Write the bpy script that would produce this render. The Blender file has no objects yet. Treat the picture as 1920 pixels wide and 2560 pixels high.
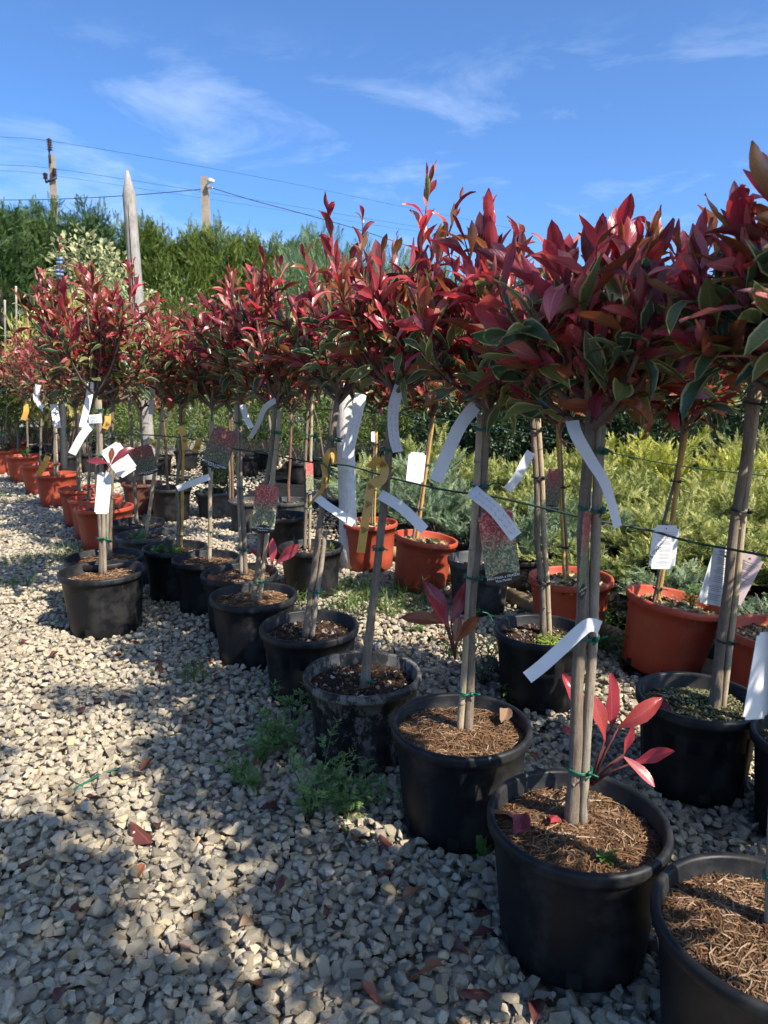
import bpy, bmesh, math, random
import numpy as np
from mathutils import Vector, Matrix, noise as mnoise

# ------------------------------------------------------------------ camera, sky, sun
scene = bpy.context.scene
COL = scene.collection
F_PX, CX, CY, HC = 1775.0, 960.0, 1280.0, 1.27
PITCH = math.atan(330.0 / F_PX)
cam_d = bpy.data.cameras.new('camera'); cam = bpy.data.objects.new('camera', cam_d); COL.objects.link(cam)
cam.location = (0, 0, HC); cam.rotation_euler = (math.pi / 2 - PITCH, 0, 0)
cam_d.sensor_fit = 'VERTICAL'; cam_d.sensor_height = 36.0; cam_d.lens = F_PX / 2560 * 36.0
cam_d.clip_start = 0.05; cam_d.clip_end = 2000
cam_d.dof.use_dof = True; cam_d.dof.focus_distance = 2.3; cam_d.dof.aperture_fstop = 8.0
scene.camera = cam

SUN_EL = math.radians(45); SUN_AZ = math.atan2(0.74, -0.67)
sun_dir = Vector((math.sin(SUN_AZ) * math.cos(SUN_EL), math.cos(SUN_AZ) * math.cos(SUN_EL), math.sin(SUN_EL)))
world = bpy.data.worlds.new('World'); scene.world = world; world.use_nodes = True
wn, wl = world.node_tree.nodes, world.node_tree.links
wn.clear()
w_out = wn.new('ShaderNodeOutputWorld'); w_bg = wn.new('ShaderNodeBackground'); w_sky = wn.new('ShaderNodeTexSky')
w_sky.sky_type = 'NISHITA'; w_sky.sun_disc = False; w_sky.sun_elevation = SUN_EL; w_sky.sun_rotation = SUN_AZ
w_sky.air_density = 0.62; w_sky.dust_density = 2.2; w_sky.ozone_density = 8.5; w_sky.altitude = 100
w_bg.inputs['Strength'].default_value = 0.14
# thin cirrus, everywhere in a low band of the sky
tc = wn.new('ShaderNodeTexCoord'); mp = wn.new('ShaderNodeMapping'); mp.inputs['Scale'].default_value = (1.6, 1.6, 5.5)
mp.inputs['Rotation'].default_value = (0.1, 0.2, 0.9); mp.inputs['Location'].default_value = (2.7, 0.0, 0.0)
nz = wn.new('ShaderNodeTexNoise'); nz.inputs['Scale'].default_value = 2.6; nz.inputs['Detail'].default_value = 9; nz.inputs['Roughness'].default_value = 0.62
nz.inputs['Distortion'].default_value = 0.5
nr = wn.new('ShaderNodeMapRange'); nr.inputs['From Min'].default_value = 0.5; nr.inputs['From Max'].default_value = 0.82; nr.inputs['To Max'].default_value = 0.34
sx = wn.new('ShaderNodeSeparateXYZ')
el1 = wn.new('ShaderNodeMapRange'); el1.interpolation_type = 'SMOOTHSTEP'; el1.inputs['From Min'].default_value = 0.42; el1.inputs['From Max'].default_value = 0.33
mu = wn.new('ShaderNodeMath'); mu.operation = 'MULTIPLY'
mixc = wn.new('ShaderNodeMix'); mixc.data_type = 'RGBA'; mixc.inputs[7].default_value = (4.6, 5.2, 6.2, 1)
wl.new(tc.outputs['Generated'], mp.inputs[0]); wl.new(mp.outputs[0], nz.inputs['Vector']); wl.new(nz.outputs['Fac'], nr.inputs[0])
wl.new(tc.outputs['Generated'], sx.inputs[0]); wl.new(sx.outputs['Z'], el1.inputs[0])
wl.new(nr.outputs[0], mu.inputs[0]); wl.new(el1.outputs[0], mu.inputs[1]); wl.new(mu.outputs[0], mixc.inputs[0])
w_gain = wn.new('ShaderNodeMix'); w_gain.data_type = 'RGBA'; w_gain.blend_type = 'MULTIPLY'; w_gain.inputs[0].default_value = 1.0
w_gain.inputs[7].default_value = (0.82, 1.0, 1.05, 1)
wl.new(w_sky.outputs[0], w_gain.inputs[6]); wl.new(w_gain.outputs[2], mixc.inputs[6])
wl.new(mixc.outputs[2], w_bg.inputs['Color']); wl.new(w_bg.outputs[0], w_out.inputs['Surface'])

sun_l = bpy.data.lights.new('sun', 'SUN'); sun_l.energy = 5.0; sun_l.angle = math.radians(0.55); sun_l.color = (1.0, 0.92, 0.78)
sun = bpy.data.objects.new('sun', sun_l); COL.objects.link(sun); sun.location = (3, -1, 8)
sun.rotation_euler = (-sun_dir).to_track_quat('-Z', 'Y').to_euler()

vs = scene.view_settings
vs.view_transform = 'Standard'; vs.look = 'None'; vs.gamma = 1.0; vs.exposure = 1.02; vs.use_curve_mapping = False
cy = scene.cycles
cy.use_denoising = True; cy.use_adaptive_sampling = True; cy.adaptive_threshold = 0.02
cy.max_bounces = 6; cy.diffuse_bounces = 4; cy.glossy_bounces = 2; cy.transmission_bounces = 3; cy.transparent_max_bounces = 4
cy.caustics_reflective = False; cy.caustics_refractive = False

RNG = random.Random(7)
NP = np.random.default_rng(11)
R = math.radians

# ------------------------------------------------------------------ pixel -> place
def ray(px, py):
    d = Vector((0, math.cos(PITCH), -math.sin(PITCH)))
    d += Vector((1, 0, 0)) * ((px - CX) / F_PX) + Vector((0, math.sin(PITCH), math.cos(PITCH))) * ((CY - py) / F_PX)
    return d
def at(px, py, h=0.0):                       # where a pixel's ray meets the level plane at height h
    d = ray(px, py); return Vector((0, 0, HC)) + d * ((h - HC) / d.z)
def atY(px, py, Y):                          # a pixel's ray at ground distance Y
    d = ray(px, py); return Vector((0, 0, HC)) + d * (Y / d.y)
def depth(p): return p.y * math.cos(PITCH) - (p.z - HC) * math.sin(PITCH)
def proj(P):                                 # numpy (n,3) -> pixel x, y, depth
    z = P[:, 1] * math.cos(PITCH) - (P[:, 2] - HC) * math.sin(PITCH)
    u = P[:, 1] * math.sin(PITCH) + (P[:, 2] - HC) * math.cos(PITCH)
    zz = np.maximum(z, 1e-3)
    return CX + F_PX * P[:, 0] / zz, CY - F_PX * u / zz, z

# ------------------------------------------------------------------ materials
def nodes(name):
    m = bpy.data.materials.new(name); m.use_nodes = True
    n, l = m.node_tree.nodes, m.node_tree.links
    return m, n, l, n['Principled BSDF'], n['Material Output']
def rnd_node(n, l):                          # random number of a piece: its own attribute plus its object's random
    a = n.new('ShaderNodeAttribute'); a.attribute_name = 'rnd'
    o = n.new('ShaderNodeObjectInfo'); s = n.new('ShaderNodeMath'); s.operation = 'ADD'
    fr = n.new('ShaderNodeMath'); fr.operation = 'FRACT'
    l.new(a.outputs['Fac'], s.inputs[0]); l.new(o.outputs['Random'], s.inputs[1]); l.new(s.outputs[0], fr.inputs[0])
    return fr.outputs[0]
def ramp(n, l, src, stops):
    r = n.new('ShaderNodeValToRGB'); e = r.color_ramp.elements
    while len(e) < len(stops): e.new(0.5)
    for i, (p, c) in enumerate(stops): e[i].position = p; e[i].color = (*c, 1)
    l.new(src, r.inputs[0]); return r.outputs[0]
def noise_tex(n, l, scale, detail=4, rough=0.6, coord='Object', stretch=None):
    t = n.new('ShaderNodeTexCoord'); x = n.new('ShaderNodeTexNoise')
    x.inputs['Scale'].default_value = scale; x.inputs['Detail'].default_value = detail; x.inputs['Roughness'].default_value = rough
    src = t.outputs[coord]
    if stretch:
        m = n.new('ShaderNodeMapping'); m.inputs['Scale'].default_value = stretch; l.new(src, m.inputs[0]); src = m.outputs[0]
    l.new(src, x.inputs['Vector']); return x.outputs['Fac']
def mix(n, l, fac, a, b, blend='MIX'):
    m = n.new('ShaderNodeMix'); m.data_type = 'RGBA'; m.blend_type = blend
    for sock, v in ((0, fac), (6, a), (7, b)):
        if isinstance(v, (int, float)): m.inputs[sock].default_value = v
        elif isinstance(v, tuple): m.inputs[sock].default_value = (*v, 1)
        else: l.new(v, m.inputs[sock])
    return m.outputs[2]
def bump(n, l, bs, h, strength=0.4, dist=0.01):
    b = n.new('ShaderNodeBump'); b.inputs['Strength'].default_value = strength; b.inputs['Distance'].default_value = dist
    l.new(h, b.inputs['Height']); l.new(b.outputs[0], bs.inputs['Normal'])

def plain(name, c, rough=0.6, var=0.25, scale=30, spec=0.4, bumps=0.15, stretch=None, metal=0.0):
    m, n, l, bs, o = nodes(name)
    f = noise_tex(n, l, scale, 5, 0.65, stretch=stretch)
    lo = tuple(x * (1 - var) for x in c); hi = tuple(min(1, x * (1 + var)) for x in c)
    l.new(ramp(n, l, f, [(0.3, lo), (0.7, hi)]), bs.inputs['Base Color'])
    bs.inputs['Roughness'].default_value = rough; bs.inputs['Specular IOR Level'].default_value = spec; bs.inputs['Metallic'].default_value = metal
    if bumps: bump(n, l, bs, f, bumps, 0.004)
    return m

def leaf_mat(name, cols, margin=None, trans=0.36, rough=0.27, tcol=None, vein=0.3):
    m, n, l, bs, o = nodes(name)
    r = rnd_node(n, l)
    base = ramp(n, l, r, [(i / max(1, len(cols) - 1), c) for i, c in enumerate(cols)])
    uv = n.new('ShaderNodeUVMap'); uv.uv_map = 'UVMap'; sp = n.new('ShaderNodeSeparateXYZ'); l.new(uv.outputs[0], sp.inputs[0])
    a = n.new('ShaderNodeMath'); a.operation = 'SUBTRACT'; l.new(sp.outputs[0], a.inputs[0]); a.inputs[1].default_value = 0.5
    ab = n.new('ShaderNodeMath'); ab.operation = 'ABSOLUTE'; l.new(a.outputs[0], ab.inputs[0])
    f = noise_tex(n, l, 60, 3, 0.6)
    blot = n.new('ShaderNodeMapRange'); blot.inputs['From Min'].default_value = 0.35; blot.inputs['From Max'].default_value = 0.7
    blot.inputs['To Min'].default_value = 0.78; blot.inputs['To Max'].default_value = 1.2; l.new(f, blot.inputs[0])
    v3 = n.new('ShaderNodeCombineXYZ')
    for i in range(3): l.new(blot.outputs[0], v3.inputs[i])
    base = mix(n, l, 1.0, base, v3.outputs[0], 'MULTIPLY')
    if margin:
        nm = n.new('ShaderNodeMath'); nm.operation = 'MULTIPLY_ADD'; l.new(f, nm.inputs[0]); nm.inputs[1].default_value = 0.16; l.new(ab.outputs[0], nm.inputs[2])
        mr = n.new('ShaderNodeMapRange'); mr.inputs['From Min'].default_value = 0.475; mr.inputs['From Max'].default_value = 0.515; l.new(nm.outputs[0], mr.inputs[0])
        base = mix(n, l, mr.outputs[0], base, margin)
    # pale midrib and faint side veins
    mid = n.new('ShaderNodeMapRange'); mid.inputs['From Min'].default_value = 0.045; mid.inputs['From Max'].default_value = 0.012
    mid.inputs['To Max'].default_value = vein; l.new(ab.outputs[0], mid.inputs[0])
    base = mix(n, l, mid.outputs[0], base, tuple(min(1, c * 1.7 + 0.08) for c in cols[len(cols) // 2]))
    vv = n.new('ShaderNodeMath'); vv.operation = 'MULTIPLY_ADD'; l.new(ab.outputs[0], vv.inputs[0]); vv.inputs[1].default_value = -0.55; l.new(sp.outputs[1], vv.inputs[2])
    vs_ = n.new('ShaderNodeMath'); vs_.operation = 'MULTIPLY'; l.new(vv.outputs[0], vs_.inputs[0]); vs_.inputs[1].default_value = 75.0
    sn = n.new('ShaderNodeMath'); sn.operation = 'SINE'; l.new(vs_.outputs[0], sn.inputs[0])
    bump(n, l, bs, sn.outputs[0], 0.10, 0.002)
    l.new(base, bs.inputs['Base Color']); bs.inputs['Roughness'].default_value = rough; bs.inputs['Specular IOR Level'].default_value = 0.5
    tr = n.new('ShaderNodeBsdfTranslucent'); ms = n.new('ShaderNodeMixShader'); ms.inputs[0].default_value = trans
    l.new(mix(n, l, 1.0, base, tcol or (1.5, 1.5, 1.5), 'MULTIPLY'), tr.inputs['Color'])
    l.new(bs.outputs[0], ms.inputs[1]); l.new(tr.outputs[0], ms.inputs[2]); l.new(ms.outputs[0], o.inputs['Surface'])
    return m

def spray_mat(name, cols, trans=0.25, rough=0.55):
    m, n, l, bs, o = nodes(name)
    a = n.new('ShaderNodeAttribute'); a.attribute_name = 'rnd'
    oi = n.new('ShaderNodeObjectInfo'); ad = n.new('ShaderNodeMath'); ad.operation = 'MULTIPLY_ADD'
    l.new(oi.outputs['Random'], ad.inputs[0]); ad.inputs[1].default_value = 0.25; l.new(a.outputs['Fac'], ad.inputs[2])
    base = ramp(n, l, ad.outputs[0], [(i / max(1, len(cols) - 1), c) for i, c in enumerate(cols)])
    l.new(base, bs.inputs['Base Color']); bs.inputs['Roughness'].default_value = rough; bs.inputs['Specular IOR Level'].default_value = 0.25
    tr = n.new('ShaderNodeBsdfTranslucent'); ms = n.new('ShaderNodeMixShader'); ms.inputs[0].default_value = trans
    l.new(mix(n, l, 1.0, base, (1.4, 1.5, 1.0), 'MULTIPLY'), tr.inputs['Color'])
    l.new(bs.outputs[0], ms.inputs[1]); l.new(tr.outputs[0], ms.inputs[2]); l.new(ms.outputs[0], o.inputs['Surface'])
    return m

def pot_mat(name, c, dust, dustc, rough=0.42, streak=0.0):
    m, n, l, bs, o = nodes(name)
    f = noise_tex(n, l, 14, 6, 0.7); g = noise_tex(n, l, 5, 5, 0.7, stretch=(1, 1, 0.25)); q = noise_tex(n, l, 150, 3, 0.7)
    mu_ = n.new('ShaderNodeMath'); mu_.operation = 'MULTIPLY'; l.new(f, mu_.inputs[0]); l.new(g, mu_.inputs[1])
    mr = n.new('ShaderNodeMapRange'); mr.inputs['From Min'].default_value = 0.24; mr.inputs['From Max'].default_value = 0.34; mr.inputs['To Max'].default_value = dust
    l.new(mu_.outputs[0], mr.inputs[0])
    col = mix(n, l, mr.outputs[0], c, dustc)
    sp = n.new('ShaderNodeMapRange'); sp.inputs['From Min'].default_value = 0.6; sp.inputs['From Max'].default_value = 0.75; sp.inputs['To Max'].default_value = dust * 0.6
    l.new(q, sp.inputs[0]); col = mix(n, l, sp.outputs[0], col, dustc)
    if streak:                               # dried lime deposit running down the wall
        s = noise_tex(n, l, 20, 8, 0.75, stretch=(1, 1, 0.6))
        sr = n.new('ShaderNodeMapRange'); sr.inputs['From Min'].default_value = 0.5; sr.inputs['From Max'].default_value = 0.56; sr.inputs['To Max'].default_value = streak
        l.new(s, sr.inputs[0]); col = mix(n, l, sr.outputs[0], col, (0.17, 0.155, 0.135))
    l.new(col, bs.inputs['Base Color'])
    rr = n.new('ShaderNodeMapRange'); rr.inputs['To Min'].default_value = rough - 0.08; rr.inputs['To Max'].default_value = rough + 0.25; l.new(f, rr.inputs[0])
    l.new(rr.outputs[0], bs.inputs['Roughness']); bs.inputs['Specular IOR Level'].default_value = 0.26
    bump(n, l, bs, q, 0.05, 0.002)
    return m

def bark_mat(name, c, c2, fine=70):
    m, n, l, bs, o = nodes(name)
    f = noise_tex(n, l, fine, 7, 0.75, stretch=(2.2, 2.2, 0.22)); g = noise_tex(n, l, 11, 5, 0.65); q = noise_tex(n, l, 120, 3, 0.6, stretch=(1, 1, 2.0))
    col = ramp(n, l, f, [(0.30, tuple(x * 0.38 for x in c)), (0.46, c), (0.68, c2)])
    col = mix(n, l, 0.42, col, ramp(n, l, g, [(0.32, tuple(x * 0.5 for x in c)), (0.5, c), (0.7, c2)]))
    col = mix(n, l, ramp(n, l, q, [(0.60, (0, 0, 0)), (0.70, (0.55, 0.55, 0.55))]), col, tuple(x * 0.35 for x in c))
    l.new(col, bs.inputs['Base Color']); bs.inputs['Roughness'].default_value = 0.8; bs.inputs['Specular IOR Level'].default_value = 0.2
    bump(n, l, bs, f, 0.8, 0.006)
    return m

M = {}
# photinia leaves
M['red'] = leaf_mat('leaf_red', [(0.32, 0.04, 0.052), (0.42, 0.065, 0.08), (0.25, 0.032, 0.045), (0.37, 0.065, 0.055)], tcol=(2.0, 1.1, 1.1))
M['wine'] = leaf_mat('leaf_wine', [(0.13, 0.024, 0.034), (0.2, 0.034, 0.05), (0.095, 0.024, 0.03), (0.16, 0.042, 0.045)], tcol=(2.4, 0.9, 0.9))
M['pink'] = leaf_mat('leaf_pink', [(0.46, 0.13, 0.135), (0.54, 0.21, 0.18), (0.42, 0.095, 0.115)], tcol=(1.5, 1.1, 1.0))
M['bronze'] = leaf_mat('leaf_bronze', [(0.18, 0.06, 0.03), (0.24, 0.085, 0.035), (0.14, 0.075, 0.032), (0.25, 0.13, 0.06)], tcol=(1.8, 1.2, 1.0))
M['green'] = leaf_mat('leaf_green', [(0.035, 0.07, 0.034), (0.055, 0.095, 0.038), (0.03, 0.06, 0.034), (0.075, 0.11, 0.045)], margin=(0.3, 0.32, 0.14), rough=0.28, vein=0.2)
M['olive'] = leaf_mat('leaf_olive', [(0.13, 0.16, 0.045), (0.17, 0.19, 0.06), (0.10, 0.13, 0.05)], margin=(0.4, 0.4, 0.17), rough=0.4)
M['dry'] = leaf_mat('leaf_dry', [(0.25, 0.075, 0.025), (0.16, 0.04, 0.02), (0.3, 0.12, 0.05), (0.12, 0.03, 0.022)], trans=0.12, rough=0.55)
M['dryred'] = leaf_mat('leaf_fallen_wine', [(0.085, 0.026, 0.02), (0.11, 0.03, 0.022), (0.06, 0.025, 0.02)], trans=0.1, rough=0.5)
M['drytan'] = leaf_mat('leaf_fallen_tan', [(0.26, 0.17, 0.10), (0.2, 0.11, 0.06)], trans=0.1, rough=0.7)
M['shrubleaf'] = leaf_mat('leaf_dark_shrub', [(0.018, 0.04, 0.018), (0.03, 0.06, 0.022), (0.05, 0.085, 0.03)], rough=0.35)
M['lime'] = leaf_mat('leaf_lime', [(0.085, 0.13, 0.024), (0.13, 0.17, 0.035), (0.055, 0.1, 0.022)], rough=0.45)
M['gold'] = leaf_mat('leaf_gold', [(0.4, 0.34, 0.08), (0.48, 0.43, 0.15), (0.3, 0.29, 0.07)], rough=0.45)
M['eleagnus'] = leaf_mat('leaf_variegated', [(0.17, 0.2, 0.08), (0.36, 0.36, 0.17), (0.44, 0.42, 0.22), (0.1, 0.14, 0.06)], margin=(0.46, 0.44, 0.24), rough=0.45)
M['weed'] = leaf_mat('leaf_weed', [(0.07, 0.15, 0.03), (0.1, 0.19, 0.04), (0.055, 0.12, 0.035)], rough=0.45)
M['paleweed'] = leaf_mat('leaf_fern_weed', [(0.15, 0.24, 0.08), (0.2, 0.3, 0.1)], rough=0.6)
M['grass'] = leaf_mat('leaf_grass', [(0.07, 0.14, 0.025), (0.11, 0.18, 0.035), (0.15, 0.18, 0.06)], rough=0.5)
M['sedum'] = leaf_mat('leaf_sedum', [(0.25, 0.33, 0.05), (0.32, 0.40, 0.08)], rough=0.5)
M['fume'] = plain('fumitory_flower', (0.35, 0.06, 0.16), 0.6)
M['cypress'] = spray_mat('cypress_spray', [(0.012, 0.03, 0.011), (0.03, 0.065, 0.02), (0.07, 0.12, 0.034), (0.125, 0.175, 0.048)])
M['cypress2'] = spray_mat('cypress_spray_yellow', [(0.02, 0.045, 0.01), (0.06, 0.1, 0.018), (0.135, 0.175, 0.032), (0.22, 0.24, 0.05)])
M['juniper'] = spray_mat('juniper_spray', [(0.018, 0.035, 0.015), (0.08, 0.115, 0.033), (0.24, 0.26, 0.075), (0.44, 0.41, 0.15)])
M['juniperblue'] = spray_mat('juniper_spray_blue', [(0.035, 0.065, 0.045), (0.09, 0.14, 0.09), (0.17, 0.23, 0.14), (0.3, 0.34, 0.18)])
M['junipergold'] = spray_mat('juniper_spray_gold', [(0.05, 0.08, 0.02), (0.17, 0.2, 0.03), (0.34, 0.34, 0.06), (0.5, 0.46, 0.12)])
M['wispy'] = spray_mat('wispy_spray', [(0.09, 0.15, 0.09), (0.13, 0.2, 0.11), (0.18, 0.25, 0.14)], trans=0.35)
# plastic, wood, earth
M['black'] = pot_mat('black_plastic', (0.0065, 0.007, 0.009), 0.34, (0.055, 0.051, 0.045))
M['blackold'] = pot_mat('black_plastic_limed', (0.008, 0.0085, 0.010), 0.32, (0.085, 0.078, 0.068), streak=0.75)
M['grey'] = pot_mat('grey_plastic', (0.03, 0.032, 0.036), 0.45, (0.12, 0.115, 0.105), rough=0.5)
M['orange'] = pot_mat('terracotta_plastic', (0.34, 0.052, 0.024), 0.3, (0.36, 0.12, 0.075), rough=0.4)
M['brownpot'] = pot_mat('brown_plastic', (0.10, 0.03, 0.02), 0.35, (0.14, 0.09, 0.07), rough=0.5)
M['hole'] = plain('drain_dark', (0.004, 0.004, 0.004), 0.9, bumps=0)
M['bark'] = bark_mat('young_bark', (0.17, 0.13, 0.095), (0.29, 0.24, 0.185))
M['barkred'] = bark_mat('red_bark', (0.17, 0.085, 0.06), (0.26, 0.16, 0.12))
M['twig'] = bark_mat('twig', (0.10, 0.03, 0.03), (0.17, 0.06, 0.05))
M['twiggrey'] = bark_mat('twig_grey', (0.13, 0.095, 0.075), (0.22, 0.17, 0.13))
M['stake'] = bark_mat('weathered_stake', (0.27, 0.22, 0.165), (0.40, 0.345, 0.27))
M['bamboo'] = bark_mat('bamboo_pale', (0.36, 0.28, 0.18), (0.5, 0.41, 0.28))
M['bamboogold'] = bark_mat('bamboo_gold', (0.45, 0.27, 0.075), (0.56, 0.38, 0.14))
M['node'] = plain('bamboo_node', (0.2, 0.15, 0.1), 0.7)
M['tie'] = plain('green_tie', (0.005, 0.10, 0.055), 0.4, 0.3)
M['tieblack'] = plain('black_tie', (0.015, 0.015, 0.015), 0.5)
M['twine'] = plain('green_twine', (0.012, 0.03, 0.022), 0.6, 0.3, 300)
M['white'] = plain('white_paper', (0.60, 0.60, 0.60), 0.6, 0.05, 20, bumps=0.05)
M['goldribbon'] = plain('gold_ribbon', (0.52, 0.30, 0.07), 0.35, 0.15, 25, bumps=0.1)
M['ink'] = plain('black_ink', (0.012, 0.012, 0.014), 0.6, bumps=0)
M['greyink'] = plain('grey_ink', (0.12, 0.12, 0.13), 0.7, bumps=0)
M['whiteink'] = plain('white_ink', (0.75, 0.75, 0.72), 0.6, bumps=0)
M['plaque'] = plain('brown_plaque', (0.022, 0.018, 0.014), 0.4, bumps=0)
M['pinkcard'] = plain('pink_card', (0.60, 0.47, 0.47), 0.5, 0.12, 30, bumps=0)
M['string'] = plain('white_string', (0.55, 0.56, 0.6), 0.7)
M['post'] = bark_mat('weathered_post', (0.25, 0.23, 0.205), (0.40, 0.375, 0.34))
M['postwhite'] = bark_mat('pale_post', (0.56, 0.54, 0.5), (0.7, 0.69, 0.66))
M['log'] = bark_mat('timber_edge', (0.33, 0.24, 0.13), (0.46, 0.36, 0.22))
M['concrete'] = plain('pole_concrete', (0.25, 0.205, 0.155), 0.9, 0.25, 3)
M['steel'] = plain('dark_steel', (0.03, 0.03, 0.032), 0.6)
M['insul'] = plain('brown_insulator', (0.045, 0.022, 0.016), 0.25)
M['porcelain'] = plain('porcelain', (0.6, 0.6, 0.6), 0.3)
M['wire'] = plain('power_wire', (0.02, 0.02, 0.022), 0.6)
M['bluetie'] = plain('blue_tape', (0.12, 0.22, 0.42), 0.4)
M['coir'] = plain('coir_fibre', (0.12, 0.066, 0.034), 0.85, 0.45, 120, 0.15, 0.3)
def fibre_mat():
    m, n, l, bs, o = nodes('coir_strand')
    l.new(ramp(n, l, rnd_node(n, l), [(0, (0.07, 0.032, 0.015)), (0.5, (0.15, 0.08, 0.04)), (0.86, (0.23, 0.145, 0.085)), (1, (0.36, 0.28, 0.2))]), bs.inputs['Base Color'])
    bs.inputs['Roughness'].default_value = 0.7; bs.inputs['Specular IOR Level'].default_value = 0.2
    return m
M['fibre'] = fibre_mat()
M['soil'] = plain('potting_soil', (0.028, 0.02, 0.014), 0.95, 0.5, 60, 0.15, 0.6)
def chip_mat(name, stops):
    m, n, l, bs, o = nodes(name)
    l.new(ramp(n, l, rnd_node(n, l), stops), bs.inputs['Base Color'])
    bs.inputs['Roughness'].default_value = 0.9; bs.inputs['Specular IOR Level'].default_value = 0.15
    return m
M['barkchip'] = chip_mat('bark_chip', [(0, (0.05, 0.03, 0.018)), (0.4, (0.2, 0.12, 0.06)), (0.8, (0.38, 0.26, 0.14)), (1, (0.5, 0.38, 0.22))])
M['crumb'] = chip_mat('soil_crumb', [(0, (0.015, 0.01, 0.008)), (0.55, (0.05, 0.03, 0.02)), (0.8, (0.13, 0.07, 0.04)), (0.93, (0.25, 0.2, 0.15)), (1, (0.45, 0.43, 0.4))])
M['mosschip'] = chip_mat('moss_crumb', [(0, (0.05, 0.045, 0.03)), (0.5, (0.12, 0.12, 0.06)), (0.8, (0.16, 0.18, 0.07)), (1, (0.3, 0.28, 0.2))])

def stone_mat():
    m, n, l, bs, o = nodes('limestone')
    r = rnd_node(n, l)
    base = ramp(n, l, r, [(0, (0.24, 0.205, 0.155)), (0.22, (0.38, 0.325, 0.245)), (0.5, (0.47, 0.405, 0.305)), (0.7, (0.39, 0.345, 0.275)), (0.86, (0.52, 0.455, 0.35)), (0.95, (0.5, 0.38, 0.22)), (1, (0.57, 0.52, 0.43))])
    f = noise_tex(n, l, 45, 6, 0.7, coord='Object'); g = noise_tex(n, l, 260, 3, 0.7)
    base = mix(n, l, 0.75, base, ramp(n, l, f, [(0.25, (0.45, 0.42, 0.38)), (0.5, (0.84, 0.83, 0.81)), (0.75, (1.14, 1.14, 1.14))]), 'MULTIPLY')
    l.new(base, bs.inputs['Base Color']); bs.inputs['Roughness'].default_value = 0.9; bs.inputs['Specular IOR Level'].default_value = 0.2
    ad = n.new('ShaderNodeMath'); ad.operation = 'ADD'; l.new(f, ad.inputs[0]); l.new(g, ad.inputs[1])
    bump(n, l, bs, ad.outputs[0], 0.7, 0.006)
    return m
M['stone'] = stone_mat()
def ground_mat():
    m, n, l, bs, o = nodes('gravel_bed')
    t = n.new('ShaderNodeTexCoord'); v = n.new('ShaderNodeTexVoronoi'); v.inputs['Scale'].default_value = 26
    l.new(t.outputs['Object'], v.inputs['Vector'])
    col = ramp(n, l, v.outputs['Distance'], [(0.0, (0.42, 0.39, 0.34)), (0.45, (0.3, 0.27, 0.23)), (0.75, (0.05, 0.042, 0.032))])
    f = noise_tex(n, l, 1.3, 6, 0.7)
    col = mix(n, l, ramp(n, l, f, [(0.45, (0, 0, 0)), (0.7, (0.7, 0.7, 0.7))]), col, (0.16, 0.13, 0.10))
    l.new(col, bs.inputs['Base Color']); bs.inputs['Roughness'].default_value = 0.95; bs.inputs['Specular IOR Level'].default_value = 0.1
    inv = n.new('ShaderNodeMath'); inv.operation = 'SUBTRACT'; inv.inputs[0].default_value = 1.0; l.new(v.outputs['Distance'], inv.inputs[1])
    bump(n, l, bs, inv.outputs[0], 1.0, 0.03)
    return m
M['ground'] = ground_mat()
M['fabric'] = plain('woven_ground_cloth', (0.018, 0.018, 0.019), 0.95, 0.4, 8, 0.0)
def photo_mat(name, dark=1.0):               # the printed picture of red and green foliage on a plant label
    m, n, l, bs, o = nodes(name)
    uv = n.new('ShaderNodeUVMap'); uv.uv_map = 'UVMap'; sp = n.new('ShaderNodeSeparateXYZ'); l.new(uv.outputs[0], sp.inputs[0])
    mp_ = n.new('ShaderNodeMapping'); mp_.inputs['Scale'].default_value = (1.0, 1.9, 1); l.new(uv.outputs[0], mp_.inputs[0])
    v = n.new('ShaderNodeTexVoronoi'); v.inputs['Scale'].default_value = 24; l.new(mp_.outputs[0], v.inputs['Vector'])
    nn = n.new('ShaderNodeTexNoise'); nn.inputs['Scale'].default_value = 9; nn.inputs['Detail'].default_value = 6; l.new(uv.outputs[0], nn.inputs['Vector'])
    sc = n.new('ShaderNodeSeparateXYZ'); l.new(v.outputs['Color'], sc.inputs[0])
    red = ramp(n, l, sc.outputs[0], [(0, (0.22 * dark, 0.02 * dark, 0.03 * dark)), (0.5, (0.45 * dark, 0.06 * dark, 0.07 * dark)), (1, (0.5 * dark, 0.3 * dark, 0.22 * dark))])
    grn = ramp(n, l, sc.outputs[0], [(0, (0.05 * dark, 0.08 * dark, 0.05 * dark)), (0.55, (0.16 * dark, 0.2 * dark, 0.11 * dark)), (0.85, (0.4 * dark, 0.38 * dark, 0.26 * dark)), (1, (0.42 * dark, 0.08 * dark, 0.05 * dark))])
    ad = n.new('ShaderNodeMath'); ad.operation = 'MULTIPLY_ADD'; l.new(nn.outputs['Fac'], ad.inputs[0]); ad.inputs[1].default_value = 0.5; l.new(sp.outputs[1], ad.inputs[2])
    fr = n.new('ShaderNodeMapRange'); fr.inputs['From Min'].default_value = 0.68; fr.inputs['From Max'].default_value = 0.98; l.new(ad.outputs[0], fr.inputs[0])
    l.new(mix(n, l, fr.outputs[0], grn, red), bs.inputs['Base Color']); bs.inputs['Roughness'].default_value = 0.3
    return m
M['photo'] = photo_mat('label_picture'); M['photoshaded'] = photo_mat('label_picture_shaded', 0.45)  # second copy has the shade on the dim labels put into its print colours

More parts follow.
